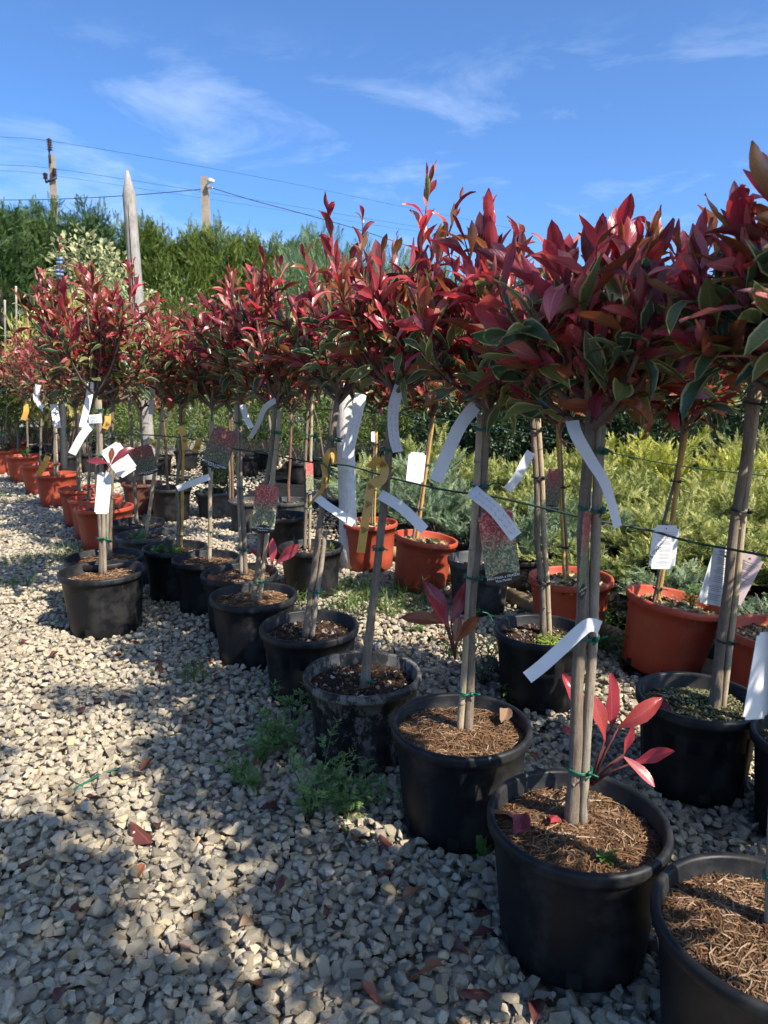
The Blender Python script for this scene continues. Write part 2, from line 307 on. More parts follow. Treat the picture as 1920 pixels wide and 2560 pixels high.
# ------------------------------------------------------------------ mesh helpers
def mk(name, V, Fc, mat, parent=None, smooth=True, rnd=None, uv=None, mi=None, loc=None):
    me = bpy.data.meshes.new(name)
    me.from_pydata(V.tolist() if isinstance(V, np.ndarray) else [tuple(v) for v in V], [], Fc.tolist() if isinstance(Fc, np.ndarray) else Fc)
    for m_ in (mat if isinstance(mat, (list, tuple)) else [mat]): me.materials.append(m_)
    if smooth: me.polygons.foreach_set('use_smooth', np.ones(len(me.polygons), bool))
    if mi is not None: me.polygons.foreach_set('material_index', np.asarray(mi, np.int32))
    if rnd is not None:
        a = me.attributes.new('rnd', 'FLOAT', 'FACE'); a.data.foreach_set('value', np.asarray(rnd, np.float32))
    if uv is not None:                       # per-vertex uv
        lay = me.uv_layers.new(name='UVMap'); li = np.empty(len(me.loops), np.int32); me.loops.foreach_get('vertex_index', li)
        lay.data.foreach_set('uv', np.asarray(uv, np.float32)[li].ravel())
    me.update()
    o = bpy.data.objects.new(name, me); COL.objects.link(o)
    if parent is not None: o.parent = parent
    if loc is not None: o.location = loc
    return o
def tagit(o, label, cat, group=None, kind=None):
    if label: o['label'] = label
    if cat: o['category'] = cat
    if group: o['group'] = group
    if kind: o['kind'] = kind
    return o
def empty(name, loc, label, cat, group=None):
    o = bpy.data.objects.new(name, None); o.empty_display_size = 0.05; COL.objects.link(o); o.location = loc
    return tagit(o, label, cat, group)

class MB:
    def __init__(s): s.v = []; s.f = []; s.m = []; s.r = []
    def add(s, V, Fc, m=0, r=0.0):
        b = len(s.v); s.v.extend([tuple(v) for v in V])
        for f in Fc: s.f.append(tuple(i + b for i in f)); s.m.append(m); s.r.append(r)
        return s
    def build(s, name, mat, parent=None, smooth=True, loc=None):
        return mk(name, s.v, s.f, mat, parent, smooth, rnd=s.r, mi=s.m, loc=loc)

def tube(P, rad, n=8, cap=True):
    P = [Vector(p) for p in P]; k = len(P)
    rad = rad if isinstance(rad, (list, tuple)) else [rad] * k
    V, Fc = [], []; up = Vector((0.31, 0.17, 0.93)).normalized()
    for i, p in enumerate(P):
        t = (P[min(i + 1, k - 1)] - P[max(i - 1, 0)]).normalized()
        ref = up if abs(t.dot(up)) < 0.95 else Vector((1, 0, 0))
        a = t.cross(ref).normalized(); b = t.cross(a)
        for j in range(n):
            th = 2 * math.pi * j / n; V.append(p + (a * math.cos(th) + b * math.sin(th)) * rad[i])
    for i in range(k - 1):
        for j in range(n): Fc.append((i * n + j, i * n + (j + 1) % n, (i + 1) * n + (j + 1) % n, (i + 1) * n + j))
    if cap: Fc.append(tuple(range(n))[::-1]); Fc.append(tuple((k - 1) * n + j for j in range(n)))
    return V, Fc
def box(c, s, rot=None):
    V = [Vector((x * s[0] / 2, y * s[1] / 2, z * s[2] / 2)) for x in (-1, 1) for y in (-1, 1) for z in (-1, 1)]
    if rot: V = [rot @ v for v in V]
    V = [v + Vector(c) for v in V]
    return V, [(0, 1, 3, 2), (4, 6, 7, 5), (0, 4, 5, 1), (2, 3, 7, 6), (0, 2, 6, 4), (1, 5, 7, 3)]
def lathe(prof, n=48, mod=None):
    V, Fc = [], []
    for i, (r, z) in enumerate(prof):
        for j in range(n):
            th = 2 * math.pi * j / n; rr = r * (mod(th, i) if mod else 1)
            V.append(Vector((rr * math.cos(th), rr * math.sin(th), z)))
    for i in range(len(prof) - 1):
        for j in range(n): Fc.append((i * n + j, i * n + (j + 1) % n, (i + 1) * n + (j + 1) % n, (i + 1) * n + j))
    return V, Fc

# ---- leaf templates (unit length along +Y, upper face +Z)
def leaf_template(rng, rows=7, half=(-1, -0.5, 0, 0.5, 1), width=0.165, curl=0.5, fold=0.4, twist=0.3, wave=0.03, peak=0.55, petiole=True):
    V, UV = [], []
    pos = Vector((0, 0, 0)); ang = -curl * 0.25; ph = rng.uniform(0, 6)
    for i in range(rows):
        t = i / (rows - 1)
        if i:
            ang += curl / (rows - 1); pos = pos + Vector((0, math.cos(ang), -math.sin(ang))) / (rows - 1)
        s = t / peak if t < peak else (1 - t) / (1 - peak)
        w = width * (max(0.0, s) ** (0.8 if t < peak else 0.62))
        if petiole and i == 0: w = 0.018
        if i == rows - 1: w = 0.004
        tw = twist * (t - 0.3)
        for h in half:
            x = w * h; z = abs(x) * fold + wave * math.sin(ph + t * 9 + h * 2) * abs(h)
            xr, zr = x * math.cos(tw) - z * math.sin(tw), x * math.sin(tw) + z * math.cos(tw)
            nrm = Vector((0, math.sin(ang), math.cos(ang)))
            V.append(pos + Vector((xr, 0, 0)) + nrm * zr); UV.append((h * 0.5 + 0.5, t))
    k = len(half); Fc = []
    for i in range(rows - 1):
        for j in range(k - 1): Fc.append((i * k + j, i * k + j + 1, (i + 1) * k + j + 1, (i + 1) * k + j))
    return np.array([tuple(v) for v in V]), np.array(Fc), np.array(UV)
lr = random.Random(3)
LEAF = [leaf_template(lr, curl=c, fold=f, twist=tw, width=w, wave=wv, peak=pk) for c, f, tw, w, wv, pk in [
    (0.5, 0.4, 0.3, 0.155, 0.02, 0.58), (1.1, 0.6, 0.6, 0.145, 0.025, 0.54), (-0.4, 0.8, -0.4, 0.135, 0.025, 0.55), (0.2, 0.3, -0.6, 0.17, 0.03, 0.6),
    (1.7, 0.4, 1.0, 0.14, 0.03, 0.55), (0.7, 1.1, 0.3, 0.135, 0.02, 0.54), (-0.9, 0.5, 0.8, 0.135, 0.03, 0.58), (0.4, 0.2, -1.2, 0.165, 0.025, 0.56)]]
LEAFLOW = [leaf_template(lr, rows=5, half=(-1, 0, 1), curl=c, fold=f, twist=tw, width=w) for c, f, tw, w in [(0.5, 0.4, 0.3, 0.14), (1.0, 0.3, -0.4, 0.135), (-0.4, 0.6, 0.2, 0.15), (0.2, 0.2, 0.7, 0.155)]]
ROUND = [leaf_template(lr, rows=5, half=(-1, 0, 1), curl=c, fold=f, twist=tw, width=w) for c, f, tw, w in [(0.5, 0.3, 0.3, 0.27), (0.9, 0.2, -0.4, 0.25), (-0.3, 0.4, 0.2, 0.29)]]
CURLED = [leaf_template(lr, curl=c, fold=f, twist=tw, width=0.23, wave=0.05) for c, f, tw in [(1.2, 0.6, 0.5), (2.0, 0.2, -0.4), (-0.8, 0.9, 0.3), (0.4, -0.5, 0.6)]]
BLADE = [leaf_template(lr, rows=6, half=(-1, 0, 1), curl=c, fold=0.5, twist=tw, width=0.022, wave=0, peak=0.3, petiole=False) for c, tw in [(0.8, 0.4), (1.5, -0.3), (0.3, 0.5), (2.0, 0.2)]]
def spray_template(rng, pairs=7, ang=0.7, ll=0.34, lw=0.05, droop=0.35, split=2):
    V, Fc, tip = [], [], []
    def tri(p, d, L, w, nrm):
        s = d.cross(nrm).normalized() * w; b = len(V)
        V.extend([p - s * 0.5, p + s * 0.5, p + d * L * 0.55 + s * 0.7, p + d * L]); Fc.append((b, b + 1, b + 2)); Fc.append((b, b + 2, b + 3)); tip.extend([0, 0])
    p = Vector((0, 0, 0)); a = 0.0; N = Vector((0, 0, 1))
    for i in range(pairs):
        t = i / pairs; a += droop / pairs; d = Vector((0, math.cos(a), -math.sin(a)))
        L = ll * (1 - 0.75 * t) * rng.uniform(0.75, 1.2)
        for sgn in (-1, 1):
            q = Matrix.Rotation(sgn * ang * rng.uniform(0.75, 1.2), 3, 'Z') @ d + Vector((0, 0, rng.uniform(-0.3, 0.35)))
            tri(p + d * rng.uniform(0, 0.05), q.normalized(), L, lw, N)
        p = p + d / pairs
    tri(p - d * 0.25, d, 0.35, lw, N); tri(Vector((0, 0, 0)), (p).normalized(), p.length, lw * 0.6, Vector((0.5, 0, 0.8)))
    return np.array([tuple(v) for v in V]), np.array(Fc), np.zeros((len(V), 2))
SPRAY = [spray_template(lr, droop=d, ang=a) for d, a in [(0.3, 0.65), (0.6, 0.8), (-0.2, 0.6), (0.1, 0.75)]]
FERN = [spray_template(lr, pairs=4, ang=0.9, ll=0.5, lw=0.16, droop=d) for d in (0.3, 0.6)]
THIN = [spray_template(lr, pairs=5, ang=0.35, ll=0.6, lw=0.03, droop=d) for d in (0.2, 0.5)]

def bases(D, N, roll=None):                  # columns: side, axis, normal
    D = D / np.linalg.norm(D, axis=1, keepdims=True)
    N = N - (N * D).sum(1, keepdims=True) * D
    ln = np.linalg.norm(N, axis=1, keepdims=True); bad = ln[:, 0] < 1e-4
    N[bad] = np.cross(D[bad], np.array([0.3, 0.9, 0.1])); N = N / np.linalg.norm(N, axis=1, keepdims=True)
    S = np.cross(D, N)
    if roll is not None:
        c, s = np.cos(roll)[:, None], np.sin(roll)[:, None]; N, S = N * c + S * s, S * c - N * s
    return np.stack([S, D, N], axis=2)
def scatter(tmpl, P, D, N, size, idx=None, roll=None, wscale=None):
    n = len(P); idx = NP.integers(0, len(tmpl), n) if idx is None else idx
    B = bases(D.astype(float), N.astype(float), roll); T = np.stack([t[0] for t in tmpl])[idx]
    sz = np.asarray(size, float).reshape(n, 1, 1) * np.ones((n, 1, 3))
    if wscale is not None: sz[:, 0, 0] *= wscale
    V = np.einsum('nij,nkj->nki', B, T * sz) + P[:, None, :]
    nv = T.shape[1]; Fc = tmpl[0][1][None] + (np.arange(n) * nv)[:, None, None]
    UV = np.tile(tmpl[0][2], (n, 1))
    return V.reshape(-1, 3), Fc.reshape(-1, tmpl[0][1].shape[1]), UV, len(tmpl[0][1])

LEAFMATS = ['red', 'wine', 'pink', 'bronze', 'green', 'olive', 'dry']
LEAFMESH = {}
def leaf_mesh(v, mkey, tm=None, tn='leaf'):
    k = (tn, v, mkey)
    if k not in LEAFMESH:
        T = (tm or LEAF)[v]
        me = bpy.data.meshes.new('leaf'); me.from_pydata(T[0].tolist(), [], T[1].tolist()); me.materials.append(M[mkey])
        me.polygons.foreach_set('use_smooth', np.ones(len(me.polygons), bool))
        lay = me.uv_layers.new(name='UVMap'); li = np.empty(len(me.loops), np.int32); me.loops.foreach_get('vertex_index', li)
        lay.data.foreach_set('uv', T[2].astype(np.float32)[li].ravel()); me.update(); LEAFMESH[k] = me
    return LEAFMESH[k]
def place_leaf(name, mesh, p, B, s, parent=None, ws=1.0):
    o = bpy.data.objects.new(name, mesh); COL.objects.link(o)
    if parent is not None: o.parent = parent
    Mx = Matrix.Identity(4)
    for i in range(3):
        for j in range(3): Mx[i][j] = B[i][j] * s * (ws if j == 0 else 1)
        Mx[i][3] = p[i]
    o.matrix_basis = Mx
    return o

# ------------------------------------------------------------------ ground
g = MB(); g.add([(-400, -60, 0), (400, -60, 0), (400, 700, 0), (-400, 700, 0)], [(0, 1, 2, 3)])
ground = g.build('ground', M['ground'], smooth=False); tagit(ground, 'pale crushed limestone gravel covering the nursery yard', None, kind='structure')
POTS = []                                    # (x, y, radius) so that no stone lies inside a pot

# ------------------------------------------------------------------ potted trees
def pot_mesh(D, H, style, tilt):
    Rr = D / 2; rb = Rr * 0.80; lip = 0.028
    zs = H - lip
    if style in ('band', 'ribbed'):
        zb = H * 0.74; r = lambda z: rb + (Rr * 0.925 - rb) * z / H
        prof = [(0.0, 0.012), (rb * 0.6, 0.012), (rb * 0.93, 0.004), (rb, 0.012), (r(H * 0.3), H * 0.3), (r(zb), zb), (r(zb) * 1.03, zb + 0.008), (Rr * 0.945, zs), (Rr * 0.985, zs - 0.003), (Rr, zs + 0.006), (Rr, H - 0.006), (Rr * 0.988, H), (Rr * 0.93, H), (Rr * 0.915, H - 0.006)]
    else:
        r = lambda z: rb + (Rr * 0.94 - rb) * z / H
        prof = [(0.0, 0.012), (rb * 0.6, 0.012), (rb * 0.93, 0.004), (rb, 0.014), (r(H * 0.3), H * 0.3), (r(H * 0.7), H * 0.7), (r(zs - 0.01), zs - 0.01), (Rr * 0.955, zs - 0.003), (Rr * 0.992, zs), (Rr, zs + 0.008), (Rr * 0.998, H - 0.007), (Rr * 0.985, H), (Rr * 0.93, H), (Rr * 0.915, H - 0.006)]
    prof += [(Rr * 0.875, H * 0.6), (0.0, H * 0.58)]
    def mod(th, i):
        if style == 'ribbed' and i in (4, 5): return 1 + 0.014 * math.tanh(2.5 * math.cos(14 * th))
        return 1
    V, Fc = lathe(prof, 112 if style == 'ribbed' else 56, mod)
    V = [tilt @ v for v in V]
    return V, Fc, prof
def shift(L, d): return [v + d for v in L]

def build_soil(root, kind, rs, zs, tilt, rng, near):
    n = 26; V, Fc = [], []
    seed = rng.uniform(0, 50)
    for i in range(9):
        rr = rs * (i / 8.0)
        for j in range(n):
            th = 2 * math.pi * j / n; x, y = rr * math.cos(th), rr * math.sin(th)
            z = zs + 0.012 * mnoise.noise(Vector((x * 9 + seed, y * 9, 0))) + (0.014 * (1 - (rr / rs) ** 2) if kind in ('coir', 'moss') else 0.006 * (1 - rr / rs))
            V.append(tilt @ Vector((x, y, z)))
    for i in range(8):
        for j in range(n): Fc.append((i * n + j, i * n + (j + 1) % n, (i + 1) * n + (j + 1) % n, (i + 1) * n + j))
    base = mk('coir_mulch' if kind == 'coir' else 'soil', V, Fc, M['coir'] if kind == 'coir' else M['soil'], root)
    def surf(m):
        r_ = rs * np.sqrt(NP.uniform(0, 0.93, m)); a = NP.uniform(0, 6.283, m)
        x, y = r_ * np.cos(a), r_ * np.sin(a)
        z = np.array([zs + 0.012 * mnoise.noise(Vector((x[i] * 9 + seed, y[i] * 9, 0))) for i in range(m)])
        z = z + (0.014 * (1 - (r_ / rs) ** 2) if kind in ('coir', 'moss') else 0.006 * (1 - r_ / rs))
        return np.stack([x, y, z], 1)
    T = np.array(tilt)
    if kind == 'coir':
        m = 2600 if near else 700
        P = surf(m); a = NP.uniform(0, 6.283, m); L = NP.uniform(0.02, 0.075, m); w = NP.uniform(0.0005, 0.0011, m) * (1 if near else 1.8)
        cv = NP.uniform(-0.5, 0.5, m); up = NP.uniform(-0.006, 0.018, m)
        Vs = []; q = 4
        for k in range(q):
            t = k / (q - 1) - 0.5; ang = a + cv * t * 2.5
            c = P + np.stack([np.cos(ang) * L * t, np.sin(ang) * L * t, 0.004 + up * (0.5 - abs(t)) * 2 * 0.6 + 0.001], 1)
            sd = np.stack([-np.sin(ang) * w, np.cos(ang) * w, w * 0.6], 1)
            Vs += [c - sd, c + sd]
        V = np.stack(Vs, 1).reshape(-1, 3)
        rad = np.hypot(V[:, 0], V[:, 1]); sc = np.minimum(1, rs * 1.02 / np.maximum(rad, 1e-6)); V[:, :2] *= sc[:, None]
        Fq = np.array([(2 * k, 2 * k + 1, 2 * k + 3, 2 * k + 2) for k in range(q - 1)])
        Fc = (Fq[None] + (np.arange(m) * 2 * q)[:, None, None]).reshape(-1, 4)
        o = mk('coir_fibre', V @ T.T, Fc, M['fibre'], base, rnd=np.repeat(NP.uniform(0, 1, m), q - 1)); o['kind'] = 'stuff'
    else:
        m = {'dark': 700, 'chip': 900, 'moss': 1300}.get(kind, 500); m = m if near else m // 3
        P = surf(m); sz = NP.uniform(0.003, 0.010, m) * (1.2 if kind == 'chip' else 1.0) * (0.75 if kind == 'moss' else 1); sz[NP.uniform(0, 1, m) > 0.975] *= 1.8
        if not near: sz *= 1.6
        cube = np.array([[x, y, z] for x in (-.5, .5) for y in (-.5, .5) for z in (-.5, .5)])
        fq = np.array([(0, 1, 3, 2), (4, 6, 7, 5), (0, 4, 5, 1), (2, 3, 7, 6), (0, 2, 6, 4), (1, 5, 7, 3)])
        D_ = NP.normal(0, 1, (m, 3)); D_[:, 2] *= 0.35; B = bases(D_, NP.normal(0, 1, (m, 3)) * 0.5 + np.array([0, 0, 1]))
        C = cube[None] * (1 + NP.uniform(-0.35, 0.35, (m, 8, 3)))
        asp = np.stack([NP.uniform(0.5, 1, m), NP.uniform(1.2, 3.2 if kind == 'chip' else 1.6, m), NP.uniform(0.25, 0.8, m)], 1)
        V = np.einsum('nij,nkj->nki', B, C * asp[:, None, :] * sz[:, None, None]) + P[:, None, :] + np.array([0, 0, 0.002])
        Fc = (fq[None] + (np.arange(m) * 8)[:, None, None]).reshape(-1, 4)
        mat = {'chip': 'barkchip', 'moss': 'mosschip'}.get(kind, 'crumb')
        o = mk('bark_chip' if kind == 'chip' else 'soil_crumb', V.reshape(-1, 3) @ T.T, Fc, M[mat], base, smooth=False, rnd=np.repeat(NP.uniform(0, 1, m), 6)); o['kind'] = 'stuff'
    return base

def crown_data(rng, fork, cw, ch, n_limb, n_shoot, Lf, red=1.0, tall=()):
    tw, lv = [], []                          # twigs (points, radii), leaves (p, d, n, len, type)
    def shoot(p0, d0, L, r0, hf, nl, topred=None, low=0.12):
        pts = [p0]; d = d0.copy()
        for i in range(3):
            d = (d + Vector((rng.uniform(-.14, .14), rng.uniform(-.14, .14), 0.24))).normalized(); pts.append(pts[-1] + d * L / 3)
        tw.append((pts, [r0, r0 * 0.8, r0 * 0.6, r0 * 0.35]))
        ph = rng.uniform(0, 6.28)
        for i in range(nl):
            t = low + (1 - low) * (i + rng.uniform(-0.2, 0.2)) / max(1, nl - 1); t = min(1, max(0.05, t))
            k = min(2, int(t * 3)); f = t * 3 - k; p = pts[k].lerp(pts[k + 1], f); ax = (pts[k + 1] - pts[k]).normalized()
            ph += 2.4 + rng.uniform(-.3, .3)
            side = ax.cross(Vector((0.2, 0.5, 0.84))).normalized(); side = Matrix.Rotation(ph, 3, ax) @ side
            spread = R(rng.uniform(42, 80) - 42 * t) * (0.55 if low > .2 else 1)
            ld = (ax * math.cos(spread) + side * math.sin(spread))
            ld.z -= 0.25 * (1 - hf) * (1 - t) + rng.uniform(0, 0.1); ld.normalize()
            nrm = (ax - ld * ax.dot(ld)) + Vector((rng.uniform(-.3, .3), rng.uniform(-.3, .3), 0.25))
            prof = 0.62 + 0.55 * math.sin(math.pi * min(1, 0.22 + 0.72 * t)) if t < 0.97 else 0.6
            L_ = Lf * prof * rng.uniform(0.72, 1.22)
            pr = 0.02 + 0.80 * hf + 0.42 * (t - 0.45)
            pr = pr * red if topred is None else topred
            u = rng.random()
            if u < pr:
                ty = rng.choices(['red', 'wine', 'pink', 'bronze'], [0.34, 0.26, 0.2, 0.2])[0]
            else:
                ty = rng.choices(['green', 'olive', 'bronze', 'wine'], [0.38, 0.34, 0.22, 0.06])[0]
            if rng.random() < 0.012: ty = 'dry'
            lv.append((p, ld, nrm, L_, ty))
    for i in range(n_limb):
        az = i * 2.399 + rng.uniform(-.35, .35); el = R(8 + 72 * ((i + 0.5) / n_limb) ** 0.9)
        out = Vector((math.cos(az), math.sin(az), 0))
        st = fork + Vector((0, 0, -0.04 + 0.06 * rng.random()))
        end = fork + out * cw * 0.66 * math.cos(el) * rng.uniform(0.8, 1.15) + Vector((0, 0, ch * (0.10 + 0.44 * math.sin(el)) * rng.uniform(0.8, 1.15)))
        mid = st.lerp(end, 0.5) + Vector((0, 0, -0.015)) + out * 0.02
        tw.append(([st, st.lerp(mid, 0.5) + out * 0.008, mid, end], [0.0085, 0.007, 0.0055, 0.004]))
        for s in range(n_shoot):
            t = rng.uniform(0.18, 1.0) if s else 1.0
            p0 = (st.lerp(mid, t * 2) if t < 0.5 else mid.lerp(end, t * 2 - 1))
            a2 = az + rng.uniform(-1.0, 1.0); o2 = Vector((math.cos(a2), math.sin(a2), 0))
            e2 = R(rng.uniform(-16, 62)) + el * 0.45
            d = (o2 * math.cos(e2) + Vector((0, 0, math.sin(e2)))).normalized()
            L = rng.uniform(0.25, 1.15) * 0.46 * (cw * math.cos(e2) ** 2 + ch * 0.8 * math.sin(e2) ** 2) + 0.02
            tip = p0 + d * L; hf = min(1, max(0, (tip.z - fork.z) / (ch * 0.62)))
            shoot(p0, d, L, 0.0034, hf, rng.randint(6, 9))
    for (tip, nl) in tall:                   # long upright shoots that stand above the crown
        base = fork + Vector(((tip.x - fork.x) * 0.55, (tip.y - fork.y) * 0.5, ch * 0.35))
        L = (tip - base).length - Lf * 0.9; shoot(base, (tip - base).normalized(), L, 0.0036, 1.0, nl + 2, 0.95, 0.5)
    return tw, lv

NEARLEAF = 5.4
def build_crown(root, origin, tw, lv, Y, grey=True):
    mb = MB()
    for pts, rad in tw:
        V, Fc = tube([p - origin for p in pts], rad, 6 if Y < 4 else 4, cap=False); mb.add(V, Fc, 0 if rad[0] > 0.005 else 1)
    crown = mb.build('crown', [M['twiggrey'], M['twig']], root)
    P = np.array([tuple(a[0] - origin) for a in lv]); D = np.array([tuple(a[1]) for a in lv]); N = np.array([tuple(a[2]) for a in lv])
    S = np.array([a[3] for a in lv]); ty = np.array([LEAFMATS.index(a[4]) for a in lv])
    n = len(lv); near = Y < NEARLEAF
    tm = LEAF if Y < 7 else LEAFLOW
    idx = NP.integers(0, len(tm), n); roll = NP.normal(0, 0.35, n); ws = NP.uniform(0.8, 1.25, n)
    single = np.zeros(n, bool)
    if near:
        W = P + D * S[:, None] * 0.5 + np.array(origin); dist = np.linalg.norm(W - np.array([0, 0, HC]), axis=1)
        single[np.argsort(dist / S)[:298]] = True
        B = bases(D.copy(), N.copy(), roll)
        for i in np.nonzero(single)[0]:
            place_leaf('leaf', leaf_mesh(int(idx[i]), LEAFMATS[ty[i]]), P[i], B[i], S[i], crown, ws[i])
    r = ~single
    if r.sum():
        V, Fc, UV, k = scatter(tm, P[r], D[r], N[r], S[r], idx[r], roll[r], ws[r])
        o = mk('foliage', V, Fc, [M[m_] for m_ in LEAFMATS], crown, rnd=np.repeat(NP.uniform(0, 1, int(r.sum())), k), uv=UV, mi=np.repeat(ty[r], k))
        o['kind'] = 'stuff'
    return crown

def stem_pts(b, t, rng, wob, n=9):
    out = []
    ax = (t - b); s1 = rng.uniform(0, 50)
    for i in range(n):
        f = i / (n - 1); p = b.lerp(t, f); k = math.sin(math.pi * f) if wob > 0 else 0
        p = p + Vector((mnoise.noise(Vector((s1, f * 3, 0))), mnoise.noise(Vector((s1, f * 3, 9))), 0)) * wob * k
        out.append(p)
    return out
def build_tie(root, c, origin, rx, rng, mat='tie', knot=True):
    mb = MB(); nrm = Vector((rng.uniform(-.15, .15), rng.uniform(-.15, .15), 1)).normalized()
    for k in range(2):
        pts = []
        for j in range(13):
            th = 2 * math.pi * j / 12; pts.append(c - origin + Vector((rx * math.cos(th), rx * 0.75 * math.sin(th), 0.006 * k - 0.003 - 0.15 * rx * math.cos(th + k))))
        V, Fc = tube(pts, 0.0022, 5, cap=False); mb.add(V, Fc)
    if knot:
        for s in (-1, 1):
            e = c - origin + Vector((rx * rng.uniform(0.4, 0.9), -rx * 0.8, 0)); q = e + Vector((rng.uniform(0.006, 0.03) * s, -0.012, rng.uniform(-.012, .014)))
            V, Fc = tube([e, (e + q) / 2 + Vector((0, -0.004, 0.004)), q], 0.0022, 5); mb.add(V, Fc)
        V, Fc = tube([c - origin + Vector((rx * 0.55, -rx * 0.82, -0.005)), c - origin + Vector((rx * 0.55, -rx * 0.82, 0.006))], 0.0045, 6); mb.add(V, Fc)
    return mb.build('tie', M[mat], root)

def basal_shoot(root, origin, base, leaves):
    """a low red sucker: stem tips given as points, each with a leaf"""
    mb = MB()
    for (p, q, L, ty) in leaves:
        V, Fc = tube([base - origin, (base - origin).lerp(p - origin, 0.5) + Vector((0, 0, 0.008)), p - origin], [0.0035, 0.0028, 0.002], 6); mb.add(V, Fc)
    s = mb.build('sucker_shoot', M['twig'], root)
    for i, (p, q, L, ty) in enumerate(leaves):
        d = (q - p).normalized(); nrm = Vector((0.25, -0.75, 0.6))
        B = bases(np.array([tuple(d)]), np.array([tuple(nrm)]))[0]
        place_leaf('leaf', leaf_mesh([0, 3, 1, 2, 6][i % 5], ty), p - origin, B, (q - p).length * 1.03, s, 1.15)

def tree(xc, yc, D, H, style, mat, soil, base, top, cw, ch, stake, label, tilt=(0, 0), limbs=11, shoots=7, Lf=0.095, red=1.0, ties=(0.12, 0.4, 0.75), tall=(), group='standard trees in pots', seed=None, trunk_r=0.013, bark='bark', world=None, crown_tilt=0, sdepth=0.045, tiecol='tie'):
    rng = random.Random(seed if seed is not None else int(xc * 7 + yc))
    c = Vector(world) if world else at(xc, yc, H)
    origin = Vector((c.x, c.y, 0)); Y = c.y
    root = empty('potted_tree', origin, label, 'tree', group)
    T = Matrix.Rotation(R(tilt[0]), 3, 'Y') @ Matrix.Rotation(R(tilt[1]), 3, 'X')
    lift = max(0, D * 0.4 * math.sin(R(abs(tilt[0])))) * 0.6
    V, Fc, prof = pot_mesh(D, H, style, T); V = [v + Vector((0, 0, lift)) for v in V]
    pot = mk('pot', V, Fc, M[mat], root)
    POTS.append((c.x, c.y, D * 0.41))
    if Y < 4.2:
        for j in range(6):
            th = 2 * math.pi * (j + 0.3) / 6 + rng.uniform(-.1, .1); rr = D * 0.404
            Rm = Matrix.Rotation(th, 3, 'Z'); V, Fc = box(Rm @ Vector((rr, 0, 0.042)), (0.006, 0.032, 0.036), Rm)
            mk('drain_slot', [T @ v for v in V], Fc, M['hole'], pot, smooth=False)
    zs = H - sdepth
    so = build_soil(root, soil, D / 2 * 0.90, zs, T, rng, Y < 2.9)
    so.location.z = lift
    if base is None: b = origin + Vector((rng.uniform(-.02, .02), rng.uniform(-.02, .02), zs)); t = b + Vector((rng.uniform(-.03, .05), rng.uniform(-.03, .03), 0.93))
    else: b = at(base[0], base[1], zs - 0.0); b = atY(base[0], base[1], Y + max(-0.08, min(0.08, b.y - Y))); t = atY(top[0], top[1], Y)
    b0 = b - (t - b).normalized() * 0.05
    trunk_r *= 0.80
    pts = stem_pts(b0, t, rng, 0.018, 13)
    rad = [trunk_r * (1.15 - 0.28 * i / 12 + rng.uniform(-.04, .04)) for i in range(13)]; rad[0] *= 1.3; rad[1] *= 1.12
    V, Fc = tube([p - origin for p in pts], rad, 10)
    tr = MB(); tr.add(V, Fc)
    for k in range(5):                       # pruned buds
        i = rng.randint(2, 11); a = rng.uniform(0, 6.28); q = pts[i] - origin
        dd = Vector((math.cos(a), math.sin(a), 0.3)); V, Fc = tube([q + dd * rad[i] * 0.6, q + dd * rad[i] * 1.35], [trunk_r * 0.4, trunk_r * 0.22], 6); tr.add(V, Fc)
    tr.build('trunk', M[bark], root)
    ax = (t - b).normalized(); side = Vector((1, 0, 0))
    if stake:
        skind, soff, sr, sfrac = stake; sr *= 0.84; soff *= 0.86
        sb = b + side * soff + Vector((0, -0.004, 0)); st = sb.lerp(t + side * (abs(soff) * 0.75 * (1 if soff > 0 else -1)) , sfrac)
        P2 = stem_pts(sb - ax * 0.05, st, rng, 0.006, 12); rr = [sr * (1 + rng.uniform(-.03, .03)) for _ in P2]
        V, Fc = tube([p - origin for p in P2], rr, 10); sm = MB(); sm.add(V, Fc)
        so_ = sm.build('stake', M[skind], root)
        if skind != 'stake':
            for f in (0.18, 0.4, 0.63, 0.85):
                q = P2[0].lerp(P2[-1], f + rng.uniform(-.04, .04)) - origin; V, Fc = tube([q - ax * 0.0035, q, q + ax * 0.003], [sr * 1.02, sr * 1.13, sr * 1.02], 10, cap=False)
                mk('cane_node', V, Fc, M['node'] if skind != 'bamboogold' else M['bamboogold'], so_)
        for f in ties:
            cpt = b.lerp(t, f) + side * soff * (0.5 - 0.13 * f); build_tie(root, cpt, origin, abs(soff) * 0.5 + max(sr, trunk_r) * 1.15, rng, tiecol, Y < 4)
    else:
        for f in ties: build_tie(root, b.lerp(t, f), origin, trunk_r * 1.4, rng, tiecol, Y < 4)
    if cw:
        tl = [(atY(px, py, Y + dy), nl) for (px, py, dy, nl) in tall]
        tw, lv = crown_data(rng, t, cw, ch, limbs, shoots, Lf, red, tl)
        build_crown(root, origin, tw, lv, Y)
    return dict(root=root, origin=origin, Y=Y, b=b, t=t, H=H, D=D)

